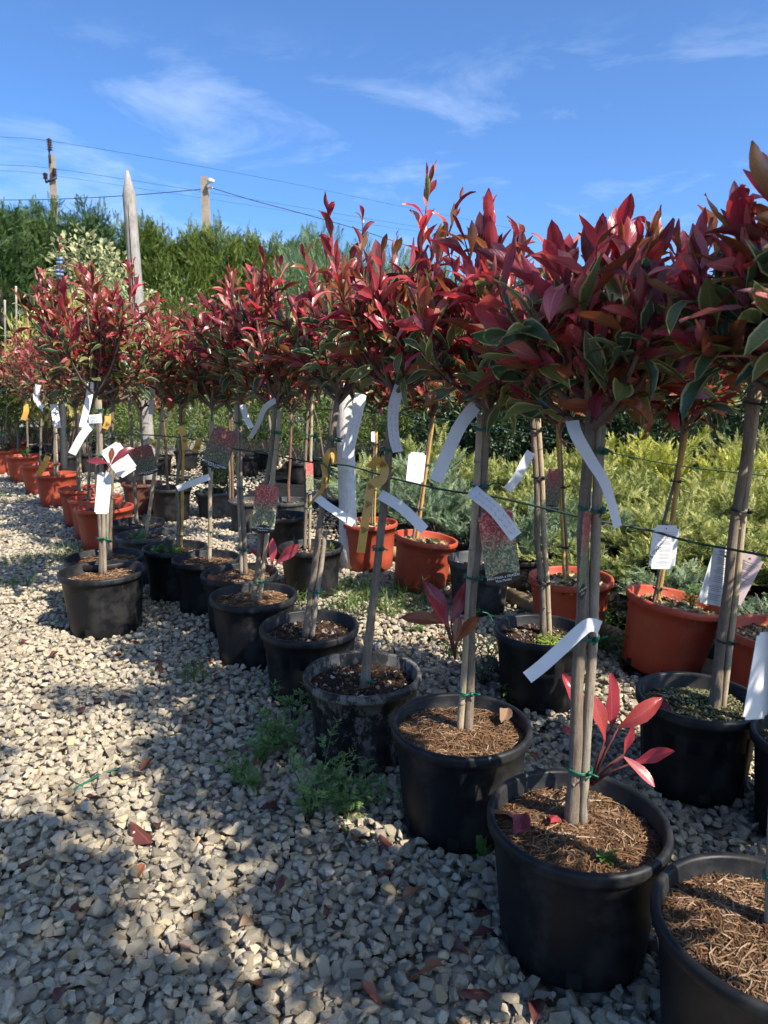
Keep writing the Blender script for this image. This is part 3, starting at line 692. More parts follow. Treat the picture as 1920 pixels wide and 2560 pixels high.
G1 = 'young red-leaved trees in black pots along the path'
G2 = 'young red-leaved trees in the row behind'
G3 = 'young red-leaved trees in terracotta pots at the far end'
BS = 'stake'
t_A0 = tree(1925, 2310, 0.40, 0.315, 'plain', 'black', 'coir', (1945, 2330), (2005, 985), 0.21, 0.34, ('stake', -0.022, 0.011, 0.9), 'red-leaved tree in a black pot of golden-brown coir at the row end', group=G1, tall=[(1905, 452, 0.0, 9), (1870, 500, -0.05, 9)], Lf=0.092, limbs=11)
t_A = tree(1444, 2040, 0.40, 0.315, 'plain', 'black', 'coir', (1428, 2068), (1478, 1045), 0.3, 0.42, ('stake', 0.030, 0.0125, 1.03), 'red-leaved tree with a red sucker and split grey stake in black coir pot', group=G1, tall=[(1590, 520, 0.0, 9), (1540, 505, -0.05, 8), (1650, 515, .1, 8)], Lf=0.098, limbs=12, trunk_r=0.0165, ties=(0.16, 0.5, 0.80, 0.93), sdepth=0.05)
t_B = tree(1153, 1806, 0.40, 0.315, 'plain', 'black', 'coir', (1168, 1835), (1220, 1010), 0.3, 0.45, ('bamboo', -0.026, 0.012, 0.97), 'red-leaved tree in a grey-brown coir pot with a large picture label', group=G1, tall=[(1271, 445, 0.0, 9), (1320, 510, .05, 9), (1200, 505, .02, 7)], Lf=0.096, limbs=12, trunk_r=0.0145, ties=(0.14, 0.5, 0.77, 0.93))
t_C = tree(906, 1680, 0.40, 0.30, 'band', 'blackold', 'dark', (912, 1722), (985, 965), 0.3, 0.5, None, 'red-leaved tree with a single bare stem in a lime-stained black pot of crumbly soil', group=G1, tall=[(1080, 380, 0.0, 11), (1130, 440, .03, 7)], Lf=0.094, limbs=12, trunk_r=0.017, ties=(0.03, 0.48, 0.8))
t_D = tree(773, 1562, 0.40, 0.30, 'ribbed', 'black', 'dark', (764, 1592), (845, 985), 0.31, 0.56, ('stake', 0.03, 0.0115, 0.45), 'red-leaved tree in a ribbed black pot of dark soil with two white stones', group=G1, tall=[(836, 462, 0.0, 9), (908, 492, 0.02, 5), (1015, 545, .05, 5)], Lf=0.09, ties=(0.2, 0.55, 0.82), trunk_r=0.016)
t_E = tree(634, 1485, 0.40, 0.31, 'plain', 'black', 'coir', (632, 1510), (690, 1000), 0.32, 0.62, ('bamboo', 0.036, 0.0125, 0.95), 'red-leaved tree in a coir pot with low red leaves and bright label', group=G1, tall=[(655, 600, 0, 8)], Lf=0.088, ties=(0.12, 0.5, 0.85))
t_F = tree(599, 1430, 0.39, 0.31, 'band', 'black', 'coir', (614, 1437), (598, 985), 0.32, 0.64, ('stake', -0.024, 0.011, 0.95), 'red-leaved tree in a black pot of coir carrying an orange dry leaf on the rim', group=G1, tall=[(560, 650, 0, 8)], Lf=0.088, ties=(0.15, 0.5, 0.85))
t_H = tree(515, 1393, 0.37, 0.31, 'band', 'black', 'coir', (524, 1405), (530, 1010), 0.32, 0.66, ('bamboo', 0.0, 0.014, 0.9), 'red-leaved tree on one thick pale cane in a black pot with a shoulder band', group=G1, Lf=0.088, limbs=9, trunk_r=0.009, ties=(0.2, 0.6))
t_I = tree(437, 1366, 0.37, 0.31, 'band', 'black', 'dark', (444, 1380), (452, 1010), 0.33, 0.66, ('bamboogold', 0.026, 0.011, 0.95), 'red-leaved tree on a golden cane in a black pot full of small weeds', group=G1, Lf=0.088, limbs=9, ties=(0.12, 0.5, 0.88))
t_J = tree(366, 1334, 0.38, 0.30, 'plain', 'grey', 'dark', (366, 1333), (412, 1000), 0.33, 0.68, ('bamboo', 0.0, 0.014, 0.95), 'red-leaved tree on a leaning pale cane in a grey pot with a leafy weed rosette', group=G1, Lf=0.088, limbs=9, trunk_r=0.008, ties=(0.1, 0.6, 0.85))
t_K = tree(343, 1303, 0.37, 0.30, 'plain', 'black', 'dark', (342, 1308), (322, 985), 0.32, 0.66, None, 'red-leaved tree with a bare grey stem in a black pot behind the weed rosette', group=G1, Lf=0.088, limbs=9, trunk_r=0.014, ties=(0.3, 0.7))
t_G = tree(256, 1424, 0.425, 0.32, 'plain', 'black', 'coir', (253, 1432), (240, 975), 0.43, 0.72, ('stake', 0.024, 0.0125, 0.95), 'wide-crowned red-leaved tree in the big black pot standing out towards the path', group=G1, tall=[(228, 635, 0, 10), (365, 640, 0, 7), (330, 690, 0, 8)], Lf=0.085, limbs=15, shoots=7, trunk_r=0.016, ties=(0.2, 0.66, 0.9), sdepth=0.06)
t_G2 = tree(261, 1390, 0.42, 0.31, 'plain', 'black', 'coir', (275, 1395), (283, 990), 0.34, 0.6, ('stake', -0.02, 0.011, 0.9), 'red-leaved tree in a black pot half hidden behind the big pot by the path', group=G1, Lf=0.085, limbs=9)
t_R2 = tree(1747, 1738, 0.375, 0.30, 'ribbed', 'black', 'moss', (1785, 1772), (1882, 945), 0.28, 0.42, ('bamboo', 0.03, 0.0115, 1.02), 'red-leaved tree on a pale cane in a ribbed black pot of mossy grit', group=G2, Lf=0.095, trunk_r=0.0175, ties=(0.22, 0.62, 0.93), tiecol='tieblack', tall=[(1640, 540, 0, 8), (1700, 560, 0, 7)])
t_R3 = tree(2065, 1846, 0.375, 0.30, 'plain', 'black', 'moss', (2075, 1860), (2110, 960), 0.26, 0.44, ('bamboo', 0.03, 0.012, 1.0), 'red-leaved tree in a black pot beside the mossy ribbed pot', group=G2, Lf=0.10, tiecol='tieblack')
t_F2 = tree(1354, 1572, 0.375, 0.30, 'ribbed', 'black', 'dark', (1358, 1585), (1330, 1010), 0.28, 0.44, ('bamboo', 0.03, 0.0125, 0.95), 'red-leaved tree in a ribbed black pot with bright green stonecrop on its soil', group=G2, Lf=0.095, trunk_r=0.0145, ties=(0.24, 0.7, 0.9), tiecol='tieblack', tall=[(1330, 520, 0, 8), (1400, 560, .05, 8)])
t_O4 = tree(1661, 1504, 0.415, 0.32, 'band', 'orange', 'chip', (1632, 1512), (1710, 1060), 0.25, 0.42, ('bamboogold', 0.022, 0.0125, 1.0), 'red-leaved tree leaning with its tilted terracotta pot, gold cane and hanging white label', tilt=(9, 0), group=G2, Lf=0.095, trunk_r=0.009, ties=(0.1, 0.45, 0.7), tiecol='tieblack', tall=[(1690, 555, 0, 8)])
t_O3 = tree(1427, 1440, 0.41, 0.32, 'band', 'orange', 'chip', (1418, 1440), (1400, 1060), 0.28, 0.46, ('bamboogold', -0.018, 0.011, 1.0), 'red-leaved tree on a thin gold cane in the terracotta pot behind the stonecrop pot', group=G2, Lf=0.09, trunk_r=0.009, ties=(0.2, 0.6), tiecol='tieblack', tall=[(1480, 560, 0, 8)])
t_O5 = tree(1958, 1578, 0.41, 0.32, 'band', 'orange', 'chip', (1985, 1575), (2040, 1050), 0.25, 0.42, ('bamboogold', -0.02, 0.012, 1.0), 'red-leaved tree in the terracotta pot of bark chips behind the mossy pot', group=G2, Lf=0.09, trunk_r=0.01, tiecol='tieblack')
t_O2 = tree(1048, 1346, 0.39, 0.32, 'band', 'orange', 'chip', (1034, 1348), (1080, 1030), 0.28, 0.46, ('bamboogold', 0.022, 0.012, 1.0), 'red-leaved tree in a tilted weedy terracotta pot with white text label', tilt=(8, 0), group=G2, Lf=0.09, trunk_r=0.01, ties=(0.25, 0.6), tiecol='tieblack')
t_O1 = tree(924, 1304, 0.385, 0.32, 'band', 'orange', 'chip', (930, 1308), (938, 1020), 0.28, 0.46, ('bamboogold', 0.02, 0.009, 0.8), 'red-leaved tree in an upright terracotta pot beside the white post', group=G2, Lf=0.09, trunk_r=0.009, ties=(0.3, 0.7), tiecol='tieblack')
t_M1 = tree(777, 1364, 0.385, 0.30, 'band', 'black', 'dark', (762, 1372), (770, 985), 0.32, 0.6, ('bamboo', 0.034, 0.011, 1.0), 'red-leaved tree on twin pale canes in a banded black pot with pale rosette weeds', group=G2, Lf=0.09, trunk_r=0.012, ties=(0.28, 0.75))
t_M2 = tree(706, 1287, 0.38, 0.30, 'band', 'black', 'dark', (690, 1280), (668, 1000), 0.32, 0.62, None, 'red-leaved tree in a black banded pot of bare dark soil', group=G2, Lf=0.09, limbs=9, ties=(0.4,))
t_M3 = tree(718, 1250, 0.36, 0.28, 'plain', 'grey', 'dark', (722, 1254), (728, 1030), 0.32, 0.62, None, 'red-leaved tree with a thin reddish stem in a grey pot before the junipers', group=G2, Lf=0.085, limbs=9, trunk_r=0.014, bark='barkred', ties=())
t_N1 = tree(425, 1218, 0.39, 0.30, 'band', 'black', 'dark', (420, 1222), (408, 1040), 0.34, 0.68, None, 'red-leaved tree with a reddish stem in a tall black pot behind the weedy pots', group=G2, Lf=0.085, limbs=9, bark='barkred', trunk_r=0.015, ties=())
t_N2 = tree(355, 1206, 0.38, 0.30, 'plain', 'brownpot', 'dark', (360, 1208), (352, 1020), 0.34, 0.68, None, 'red-leaved tree in a reddish-brown pot behind the leaning cane', group=G2, Lf=0.085, limbs=8, ties=())
t_N4 = tree(622, 1250, 0.36, 0.26, 'band', 'grey', 'chip', (575, 1244), (573, 1010), 0.34, 0.66, ('barkred', 0.03, 0.013, 0.9), 'red-leaved tree on ringed brown stems in a small grey pot', group=G2, Lf=0.085, limbs=8, ties=())
# terracotta pots at the far end
far = [(260, 1265, 0.43, 0.33, (245, 1262), (262, 1020), 'red-leaved tree in the foremost terracotta pot of the far group'),
       (238, 1243, 0.42, 0.33, (222, 1250), (226, 1015), 'red-leaved tree in a terracotta pot holding a small leafy weed'),
       (208, 1219, 0.42, 0.33, (197, 1225), (188, 1010), 'red-leaved tree in the third terracotta pot of the far group, on a pale cane'),
       (141, 1183, 0.42, 0.33, (138, 1186), (133, 1010), 'red-leaved tree in the terracotta pot with an orange ribbon on its stem'),
       (100, 1160, 0.42, 0.33, (100, 1163), (105, 1000), 'red-leaved tree with a thick dark stem in the fifth terracotta pot'),
       (58, 1138, 0.42, 0.33, (70, 1140), (64, 990), 'red-leaved tree in the terracotta pot with feathery weeds on top'),
       (12, 1124, 0.42, 0.33, (8, 1130), (14, 985), 'red-leaved tree on two canes in a far terracotta pot'),
       (36, 1104, 0.42, 0.33, (30, 1104), (38, 985), 'red-leaved tree in the last small-looking terracotta pot before the black tubs'),
       (-45, 1108, 0.42, 0.33, (-45, 1110), (-40, 985), 'red-leaved tree in a terracotta pot beyond the two-caned tree')]
t_L = []
for i, (x, y, D, H, b, t, lab) in enumerate(far):
    t_L.append(tree(x, y, D, H, 'band', 'orange', 'dark', b, t, 0.48, 0.86, ('bamboo', 0.03, 0.012, 0.9) if i in (2, 3, 6) else None, lab, group=G3, Lf=0.09, limbs=12, shoots=7, red=0.95, trunk_r=0.015, ties=(0.15, 0.6), tiecol='tieblack'))
# more of the same rows, standing to the right of the view and shading the path
for i, (x, y, lab) in enumerate([(1.47, 1.42, 'red-leaved tree next along from the mossy pots, its neighbour towards the yard entrance'), (1.74, 1.02, 'red-leaved tree second along beyond the mossy pots'), (2.02, 0.60, 'red-leaved tree third along beyond the mossy pots'), (1.02, 0.52, 'red-leaved tree beyond the golden-coir pot, at the row end')]):
    tree(2100 + i, 0, 0.38, 0.30, 'plain', 'black', 'coir', None, None, 0.27, 0.46, None, lab, world=(x, y, 0.3), group=G2, Lf=0.10, seed=40 + i)
for i, (x, y, lab) in enumerate([(2.05, 2.05, 'red-leaved tree in the terracotta pot after the bark-chip pot'), (2.35, 1.55, 'red-leaved tree in the terracotta pot at the end of the rear row')]):
    tree(2200 + i, 0, 0.41, 0.32, 'band', 'orange', 'chip', None, None, 0.27, 0.46, None, lab, world=(x, y, 0.32), group=G2, Lf=0.10, seed=60 + i)

# suckers with single large leaves
def suck(tr, stem, leaves, Y):
    basal_shoot(tr['root'], tr['origin'], stem, [(atY(a, b, Y + dy), atY(c, d, Y + dy + dz), 0, ty) for a, b, c, d, dy, dz, ty in leaves])
YB = t_A['Y']
suck(t_A, atY(1478, 1962, YB + 0.04), [(1512, 1850, 1488, 1735, 0.03, 0, 'red'), (1528, 1820, 1532, 1690, 0.05, 0, 'red'), (1545, 1820, 1660, 1752, 0.02, -.04, 'red'), (1560, 1885, 1575, 1800, 0.06, 0, 'red'), (1580, 1908, 1695, 1872, 0.0, -.03, 'red'), (1560, 1892, 1640, 1960, -0.02, -.05, 'pink'), (1462, 1880, 1412, 1815, 0.06, .02, 'red'), (1450, 1800, 1432, 1683, 0.08, 0, 'red')], YB)
YB = t_B['Y'] - 0.02
suck(t_B, atY(1138, 1648, YB), [(1122, 1570, 1072, 1452, 0, 0, 'wine'), (1128, 1560, 1168, 1455, .02, .03, 'wine'), (1112, 1560, 1010, 1530, 0, -.03, 'bronze'), (1118, 1566, 1056, 1487, -.03, -.03, 'red'), (1140, 1605, 1206, 1528, -.04, -.02, 'bronze'), (1134, 1605, 1150, 1535, 0, 0.02, 'bronze')], YB)
YB = t_E['Y'] - 0.03
suck(t_E, atY(676, 1440, YB), [(680, 1412, 683, 1348, 0, 0, 'red'), (690, 1410, 744, 1362, -.02, -.03, 'red'), (670, 1412, 630, 1362, .02, .02, 'red')], YB)
YB = t_G['Y'] - 0.12
suck(t_G, atY(250, 1200, YB + .1), [(274, 1160, 215, 1146, 0, 0, 'wine'), (276, 1158, 280, 1120, 0, 0, 'bronze'), (280, 1160, 330, 1112, -.02, 0, 'wine')], YB)

# ------------------------------------------------------------------ small pot plants
def plant_thing(name, loc, label, cat, group, leaves, mat, tm, stems=(), stem_mat='weed'):
    """leaves: list of (p, d, n, size) in local space; one thing, foliage one mesh, stems one mesh"""
    root = empty(name, loc, label, cat, group)
    P = np.array([tuple(a[0]) for a in leaves]); D = np.array([tuple(a[1]) for a in leaves]); N = np.array([tuple(a[2]) for a in leaves]); S = np.array([a[3] for a in leaves])
    V, Fc, UV, k = scatter(tm, P, D, N, S)
    o = mk('foliage', V, Fc, M[mat], root, rnd=np.repeat(NP.uniform(0, 1, len(S)), k), uv=UV); o['kind'] = 'stuff'
    if stems:
        mb = MB()
        for pts, r in stems: V, Fc = tube(pts, r, 5); mb.add(V, Fc)
        mb.build('stem', M[stem_mat], root)
    return root
def rosette(loc, rad, n, label, group, rng, mat='weed', upright=0.5, tm=None, name='weed_rosette'):
    lv = []
    for i in range(n):
        a = i * 2.4 + rng.uniform(-.2, .2); e = upright * rng.uniform(0.5, 1.6) * (0.4 + 0.8 * i / n)
        d = Vector((math.cos(a) * math.cos(e), math.sin(a) * math.cos(e), math.sin(e)))
        lv.append((Vector((0, 0, 0)), d, Vector((0, 0, 1)), rad * rng.uniform(0.6, 1.05)))
    return plant_thing(name, loc, label, 'weed', group, lv, mat, tm or LEAFLOW)
def ferny(loc, h, nst, label, group, rng, spread=0.6):
    lv, st = [], []
    for s in range(nst):
        a = rng.uniform(0, 6.28); ln = h * rng.uniform(0.6, 1.1)
        top = Vector((math.cos(a) * ln * spread * rng.uniform(.4, 1), math.sin(a) * ln * spread * rng.uniform(.4, 1), ln * rng.uniform(.6, 1)))
        pts = [Vector((0, 0, 0)), top * 0.5 + Vector((0, 0, ln * 0.12)), top]; st.append((pts, [0.0022, 0.0016, 0.0008]))
        for k in range(8):
            t = 0.2 + 0.8 * k / 7; p = pts[0].lerp(pts[1], t * 2) if t < .5 else pts[1].lerp(pts[2], t * 2 - 1)
            b = rng.uniform(0, 6.28); dd = Vector((math.cos(b), math.sin(b), rng.uniform(0.1, 0.9))).normalized(); L = h * 0.22 * rng.uniform(.6, 1.1)
            q = p + dd * L; st.append(([p, q], [0.0009, 0.0006]))
            for m_ in range(5):
                c = p.lerp(q, 0.35 + 0.65 * m_ / 4); e = rng.uniform(0, 6.28)
                dl = (dd + Vector((math.cos(e), math.sin(e), rng.uniform(-.2, .6))) * 0.9).normalized()
                lv.append((c, dl, Vector((rng.uniform(-.5, .5), rng.uniform(-.5, .5), 1)), 0.017 * rng.uniform(0.7, 1.5)))
    return plant_thing('feathery_weed', loc, label, 'weed', group, lv, 'paleweed', FERN, st)
def tuft(loc, h, n, label, group, rng, rad=0.03):
    lv = []
    for i in range(n):
        a = rng.uniform(0, 6.28); e = rng.uniform(0.5, 1.45); r_ = rad * math.sqrt(rng.random()); b = rng.uniform(0, 6.28)
        lv.append((Vector((r_ * math.cos(b), r_ * math.sin(b), 0)), Vector((math.cos(a) * math.cos(e), math.sin(a) * math.cos(e), math.sin(e))), Vector((math.cos(a) * -0.5, math.sin(a) * -0.5, 0.6)), h * rng.uniform(0.5, 1.15)))
    return plant_thing('grass_tuft', loc, label, 'grass', group, lv, 'grass', BLADE)
def bushy(name, loc, h, w, n, label, group, rng, mat, tm, ls, cat='weed'):
    lv, st = [], []
    for i in range(max(3, n // 14)):
        a = rng.uniform(0, 6.28); r_ = w * math.sqrt(rng.random()); top = Vector((r_ * math.cos(a), r_ * math.sin(a), h * rng.uniform(.5, 1.0)))
        pts = [Vector((top.x * .1, top.y * .1, 0)), top * 0.55, top]; st.append((pts, [0.0028, 0.002, 0.001]))
        for k in range(14):
            t = 0.15 + 0.85 * k / 13; p = pts[0].lerp(pts[1], t * 2) if t < .5 else pts[1].lerp(pts[2], t * 2 - 1)
            b = k * 2.4; lv.append((p, Vector((math.cos(b), math.sin(b), rng.uniform(0.1, 0.9))), Vector((0, 0, 1)), ls * rng.uniform(.6, 1.15)))
    return plant_thing(name, loc, label, cat, group, lv, mat, tm, st)

wr = random.Random(5)
GW = 'weeds growing through the gravel'
# fumitory clump beside the lime-stained pot
for (x, y, h, ns) in [(595, 1950, .13, 4), (655, 1900, .16, 5), (640, 1965, .09, 3), (720, 1870, .17, 5), (775, 2040, .22, 6), (800, 1990, .2, 5), (870, 2040, .2, 6), (930, 2010, .16, 4), (730, 1800, .2, 5), (690, 1860, .16, 4), (850, 2000, .14, 4)]:
    p = at(x, y, 0.02); p.z = 0.0
    ferny(p, h, ns, 'feathery pale green weed in the clump beside the lime-stained pot', 'feathery weeds by the lime-stained pot', wr)
p = at(748, 1830, 0.1); p.z = 0
plant_thing('flowering_weed', p, 'slim feathery weed with a small pink flower spike', 'weed', None, [(Vector((0.004 * math.cos(i), 0.004 * math.sin(i), 0.10 + i * 0.005)), Vector((math.cos(i * 2.4), math.sin(i * 2.4), 0.6)), Vector((0, 0, 1)), 0.012) for i in range(10)], 'fume', LEAFLOW, [([Vector((0, 0, 0)), Vector((0.004, 0, 0.16))], [0.0015, 0.0008])])
rosette(at(1205, 2165, 0.0), 0.095, 9, 'glossy dandelion-like weed between two black coir pots', None, wr, upright=1.1)
rosette(at(868, 2082, 0.0), 0.035, 6, 'tiny bright green seedling beside a fallen leaf', None, wr, 'lime', 0.8, ROUND)
rosette(at(1365, 1822, 0.0), 0.05, 8, 'small green weed at the foot of the ribbed stonecrop pot', None, wr, upright=0.7)
tuft(at(485, 1705, 0), 0.13, 46, 'green grass tuft on gravel at the foot of the bright-label coir pot', None, wr, 0.05)
for (x, y) in [(60, 1402), (110, 1395), (165, 1388), (190, 1375), (150, 1410), (30, 1418), (70, 1458), (20, 1240), (60, 1250), (0, 1255), (35, 1465), (175, 1400)]:
    tuft(at(x, y, 0), 0.11, 40, 'short grass tuft in gravel beside the terracotta pots', 'grass tufts by the terracotta pots', wr, 0.12)
for (x, y) in [(895, 1470), (930, 1490), (975, 1500), (1010, 1485), (1045, 1520), (900, 1510), (860, 1480), (955, 1530), (1080, 1500), (770, 1500), (735, 1520), (850, 1530), (910, 1540), (990, 1545)]:
    tuft(at(x, y, 0), 0.16, 42, 'grass tuft between the black pots and the terracotta pots', 'grass between the two rows of pots', wr, 0.07)
for (x, y, h) in [(940, 1515, .12), (1000, 1530, .1), (1060, 1560, .1), (870, 1525, .14), (1035, 1590, .08), (700, 1480, .2), (735, 1450, .22), (1180, 1560, .12)]:
    bushy('leafy_weed', at(x, y, 0), h, h * .6, 70, 'small leafy weed between the two rows of pots', 'leafy weeds between the rows', wr, 'weed', ROUND, 0.022)
for (x, y, h) in [(1165, 1680, .17), (1215, 1660, .2), (1200, 1720, .14), (1130, 1650, .15), (1260, 1700, .12)]:
    bushy('leafy_weed', at(x, y, 0), h, h * .55, 110, 'dark needle-leaved weed behind the grey-brown coir pot', 'needle-leaved weeds behind the coir pot', wr, 'shrubleaf', LEAFLOW, 0.035)
for (x, y, h) in [(1285, 1765, .1), (1520, 1590, .2), (1500, 1640, .22), (1560, 1670, .2), (1490, 1580, .2)]:
    bushy('leafy_weed', at(x, y, 0), h, h * .5, 60, 'narrow-leaved green weed by the terracotta pots and timber edging', 'narrow-leaved weeds by the timber edging', wr, 'weed', LEAFLOW, 0.05)
def on_pot(t, dx, dy): return Vector((t['origin'].x + dx, t['origin'].y + dy, t['H'] - 0.045))
rosette(on_pot(t_J, -0.03, -0.08), 0.13, 14, 'bright green weed rosette growing in the grey pot', None, wr, upright=0.7)
for i in range(7):
    bushy('leafy_weed', on_pot(t_I, wr.uniform(-.12, .12), wr.uniform(-.14, .02)), 0.06, 0.04, 42, 'tiny weed on the soil of the golden-cane black pot', 'tiny weeds in the golden-cane pot', wr, 'weed', ROUND, 0.022)
bushy('stonecrop', on_pot(t_F2, 0.02, -0.09) + Vector((0, 0, .01)), 0.025, 0.10, 560, 'bright yellow-green stonecrop cushion in the ribbed black pot', None, wr, 'sedum', ROUND, 0.012, 'plant')
bushy('seedling', on_pot(t_A, 0.035, -0.10), 0.03, 0.015, 28, 'tiny green seedling at the foot of the split grey stake', None, wr, 'weed', ROUND, 0.02)
for (dx, dy) in [(-.1, -.02), (.08, -.03), (.12, .04)]:
    rosette(on_pot(t_M1, dx, dy), 0.06, 9, 'pale green rosette weed in the twin-cane black pot', 'rosettes in the twin-cane pot', wr, 'lime', 0.9)
for (dx, dy) in [(-.1, -.05), (.06, -.08), (.1, .02), (-.02, -.1)]:
    bushy('leafy_weed', on_pot(t_O2, dx, dy), 0.05, 0.04, 42, 'little weed on the soil of the tilted terracotta pot with text label', 'weeds in the tilted terracotta pot', wr, 'weed', ROUND, 0.02)
bushy('leafy_weed', on_pot(t_L[0], .06, -.05), 0.12, 0.06, 56, 'small leafy weed rising from the foremost far terracotta pot', None, wr, 'weed', ROUND, 0.04)
for i in (5, 6, 7):
    bushy('leafy_weed', on_pot(t_L[i], .05, -.05), 0.16, 0.1, 120, 'feathery green weed filling a far terracotta pot', 'weeds in the far terracotta pots', wr, 'weed', LEAFLOW, 0.05)
bushy('leafy_weed', on_pot(t_O4, 0.13, 0.02), 0.11, 0.05, 42, 'narrow-leaved weed growing in the tilted terracotta pot beside the gold cane', None, wr, 'weed', LEAFLOW, 0.05)
bushy('leafy_weed', at(770, 1435, .1) * 1.0, 0.16, 0.09, 80, 'yellow-green weed standing beside the twin-cane black pot', None, wr, 'lime', ROUND, 0.03)

# ------------------------------------------------------------------ loose pots without trees
def bare_pot(xc, yc, D, H, style, mat, label, soil='dark'):
    c = at(xc, yc, H); origin = Vector((c.x, c.y, 0)); root = empty('plant_pot', origin, label, 'pot')
    I = Matrix.Identity(3); V, Fc, pr = pot_mesh(D, H, style, I); mk('pot', V, Fc, M[mat], root); POTS.append((c.x, c.y, D * .41))
    build_soil(root, soil, D / 2 * 0.89, H - 0.06, I, random.Random(1), False); return root, c
bare_pot(1200, 1394, 0.36, 0.30, 'ribbed', 'grey', 'empty grey ribbed pot standing between two terracotta pots')
r_, c_ = bare_pot(540, 1227, 0.40, 0.24, 'band', 'grey', 'wide low grey tub of straw-topped soil with leafy canes', 'chip')
for i in range(5):
    bushy('cane_shrub', Vector((c_.x + wr.uniform(-.12, .12), c_.y + wr.uniform(-.1, .1), .2)), 0.55, 0.14, 110, 'leafy yellow-green shoots growing in the low grey tub', 'leafy shoots in the low grey tub', wr, 'lime', ROUND, 0.045, 'plant')
for (x, y, lab) in [(66, 1069, 'black tub standing beyond the terracotta pots'), (20, 1050, 'black tub second beyond the terracotta pots'), (140, 1045, 'grey-rimmed black tub behind the orange-ribbon tree'), (300, 1120, 'black tub in the shade behind the pointed post'), (250, 1085, 'black tub far behind the wide-crowned tree')]:
    bare_pot(x, y, 0.44, 0.32, 'plain', 'black', lab)

# ------------------------------------------------------------------ posts, twine, timber edging
def post(name, b, t, r0, r1, mat, label, point=0.0, cat='post'):
    root = empty(name, (b.x, b.y, 0), label, cat); o = Vector((b.x, b.y, 0)); rng = random.Random(int(b.x * 100))
    pts = [b.lerp(t, i / 10) - o for i in range(11)]; rad = [(r0 + (r1 - r0) * i / 10) * rng.uniform(.97, 1.03) for i in range(11)]
    if point:
        d = (t - b).normalized(); pts[-1] = pts[-1] - d * point; pts.append(t - o); rad.append(0.012)
    V, Fc = tube(pts, rad, 14); mk('shaft', V, Fc, M[mat], root)
    if point:
        d = (t - b).normalized()
        V, Fc = tube([b.lerp(t, .45) - o + Vector((0.004, -r0 * 0.97, 0)), b.lerp(t, .7) - o + Vector((-.006, -r0 * .95, 0)), b.lerp(t, .9) - o + Vector((0.003, -r1 * .97, 0))], [0.003, 0.006, 0.003], 5)
        mk('crack', V, Fc, M['hole'], root)
    return root
YP = 7.3
pb = atY(378, 1215, YP); pb.z = 0
post('wooden_post', pb, atY(318, 426, YP), 0.068, 0.062, 'post', 'tall weathered grey post with a pencil-pointed top', 0.22)
pb = at(873, 1420, 0); post('wooden_post', pb, atY(858, 850, pb.y), 0.062, 0.058, 'postwhite', 'pale round post beside the upright terracotta pot')
YQ = 9.0
pb = atY(158, 1170, YQ); pb.z = 0
pq = post('wooden_post', pb, atY(148, 665, YQ), 0.045, 0.04, 'steel', 'dark slim post wrapped with blue tape near its top')
for (y, r_) in [(690, .05), (680, .046), (660, .038), (650, .035)]:
    a = atY(149, y, YQ) - Vector((pb.x, pb.y, 0)); V, Fc = tube([a, a + Vector((0, 0, .028))], r_, 10); mk('tape_wrap', V, Fc, M['bluetie'], pq)
for (x, y0, y1, Y, lab) in [(40, 715, 760, 10.5, 'tall thin grey cane standing before the dark hedge'), (12, 750, 800, 10.8, 'shorter thin grey cane standing before the dark hedge')]:
    b = atY(x, 1100, Y); b.z = 0
    post('cane_post', b, atY(x, y0, Y), 0.016, 0.014, 'post', lab, cat='post')

def line(name, pts, r, mat, label, cat, group=None, n=5, sub=6):
    P = []
    for i in range(len(pts) - 1):
        for k in range(sub):
            f = k / sub; p0 = pts[max(i - 1, 0)]; p1, p2 = pts[i], pts[i + 1]; p3 = pts[min(i + 2, len(pts) - 1)]
            P.append(0.5 * ((2 * p1) + (p2 - p0) * f + (2 * p0 - 5 * p1 + 4 * p2 - p3) * f * f + (3 * p1 - p0 - 3 * p2 + p3) * f ** 3))
    P.append(pts[-1]); V, Fc = tube(P, r, n); o = mk(name, V, Fc, M[mat]); return tagit(o, label, cat, group)
tw_px = [(225, 1098, 4.3), (330, 1087, 4.0), (470, 1096, 3.75), (560, 1118, 3.5), (605, 1125, 3.4), (690, 1139, 3.25), (780, 1156, 3.02), (860, 1163, 2.85), (900, 1172, 2.75), (960, 1190, 2.52), (1050, 1212, 2.4), (1130, 1228, 2.22), (1235, 1242, 2.12), (1330, 1263, 2.05), (1440, 1290, 1.98), (1500, 1303, 1.95), (1620, 1325, 1.93), (1720, 1353, 1.9), (1830, 1374, 1.86), (1930, 1392, 1.84), (2060, 1415, 1.82)]
line('garden_twine', [atY(x, y, Y) for x, y, Y in tw_px], 0.0035, 'twine', 'dark green twine strung along the front row of stems', 'twine')
line('garden_twine', [atY(x, y, Y) for x, y, Y in [(560, 1030, 5.6), (700, 1030, 5.3), (860, 1025, 4.9), (1200, 1062, 4.6), (1520, 1130, 4.3), (1700, 1165, 4.1), (1920, 1190, 3.9), (2100, 1210, 3.8)]], 0.0035, 'twine', 'dark green twine strung behind the rear row over the junipers', 'twine')
# timber edging: round logs lying end to end
lg = [(1.62, 2.55), (1.15, 3.22), (0.72, 3.95), (0.2, 4.75), (-0.32, 5.6)]
for i in range(len(lg) - 1):
    a, b = Vector((*lg[i], 0.045)), Vector((*lg[i + 1], 0.045)); d = (b - a).normalized() * 0.006
    V, Fc = tube([a + d, a.lerp(b, .33) + Vector((0, 0, .004)), a.lerp(b, .66), b - d], [0.045, 0.048, 0.044, 0.046], 12)
    tagit(mk('edging_log', V, Fc, M['log'], smooth=True), ['round timber edging log beside the tilted terracotta pot', 'round timber edging log behind the stonecrop pot', 'round timber edging log behind the empty grey pot', 'round timber edging log at the foot of the pale post'][i], 'log')

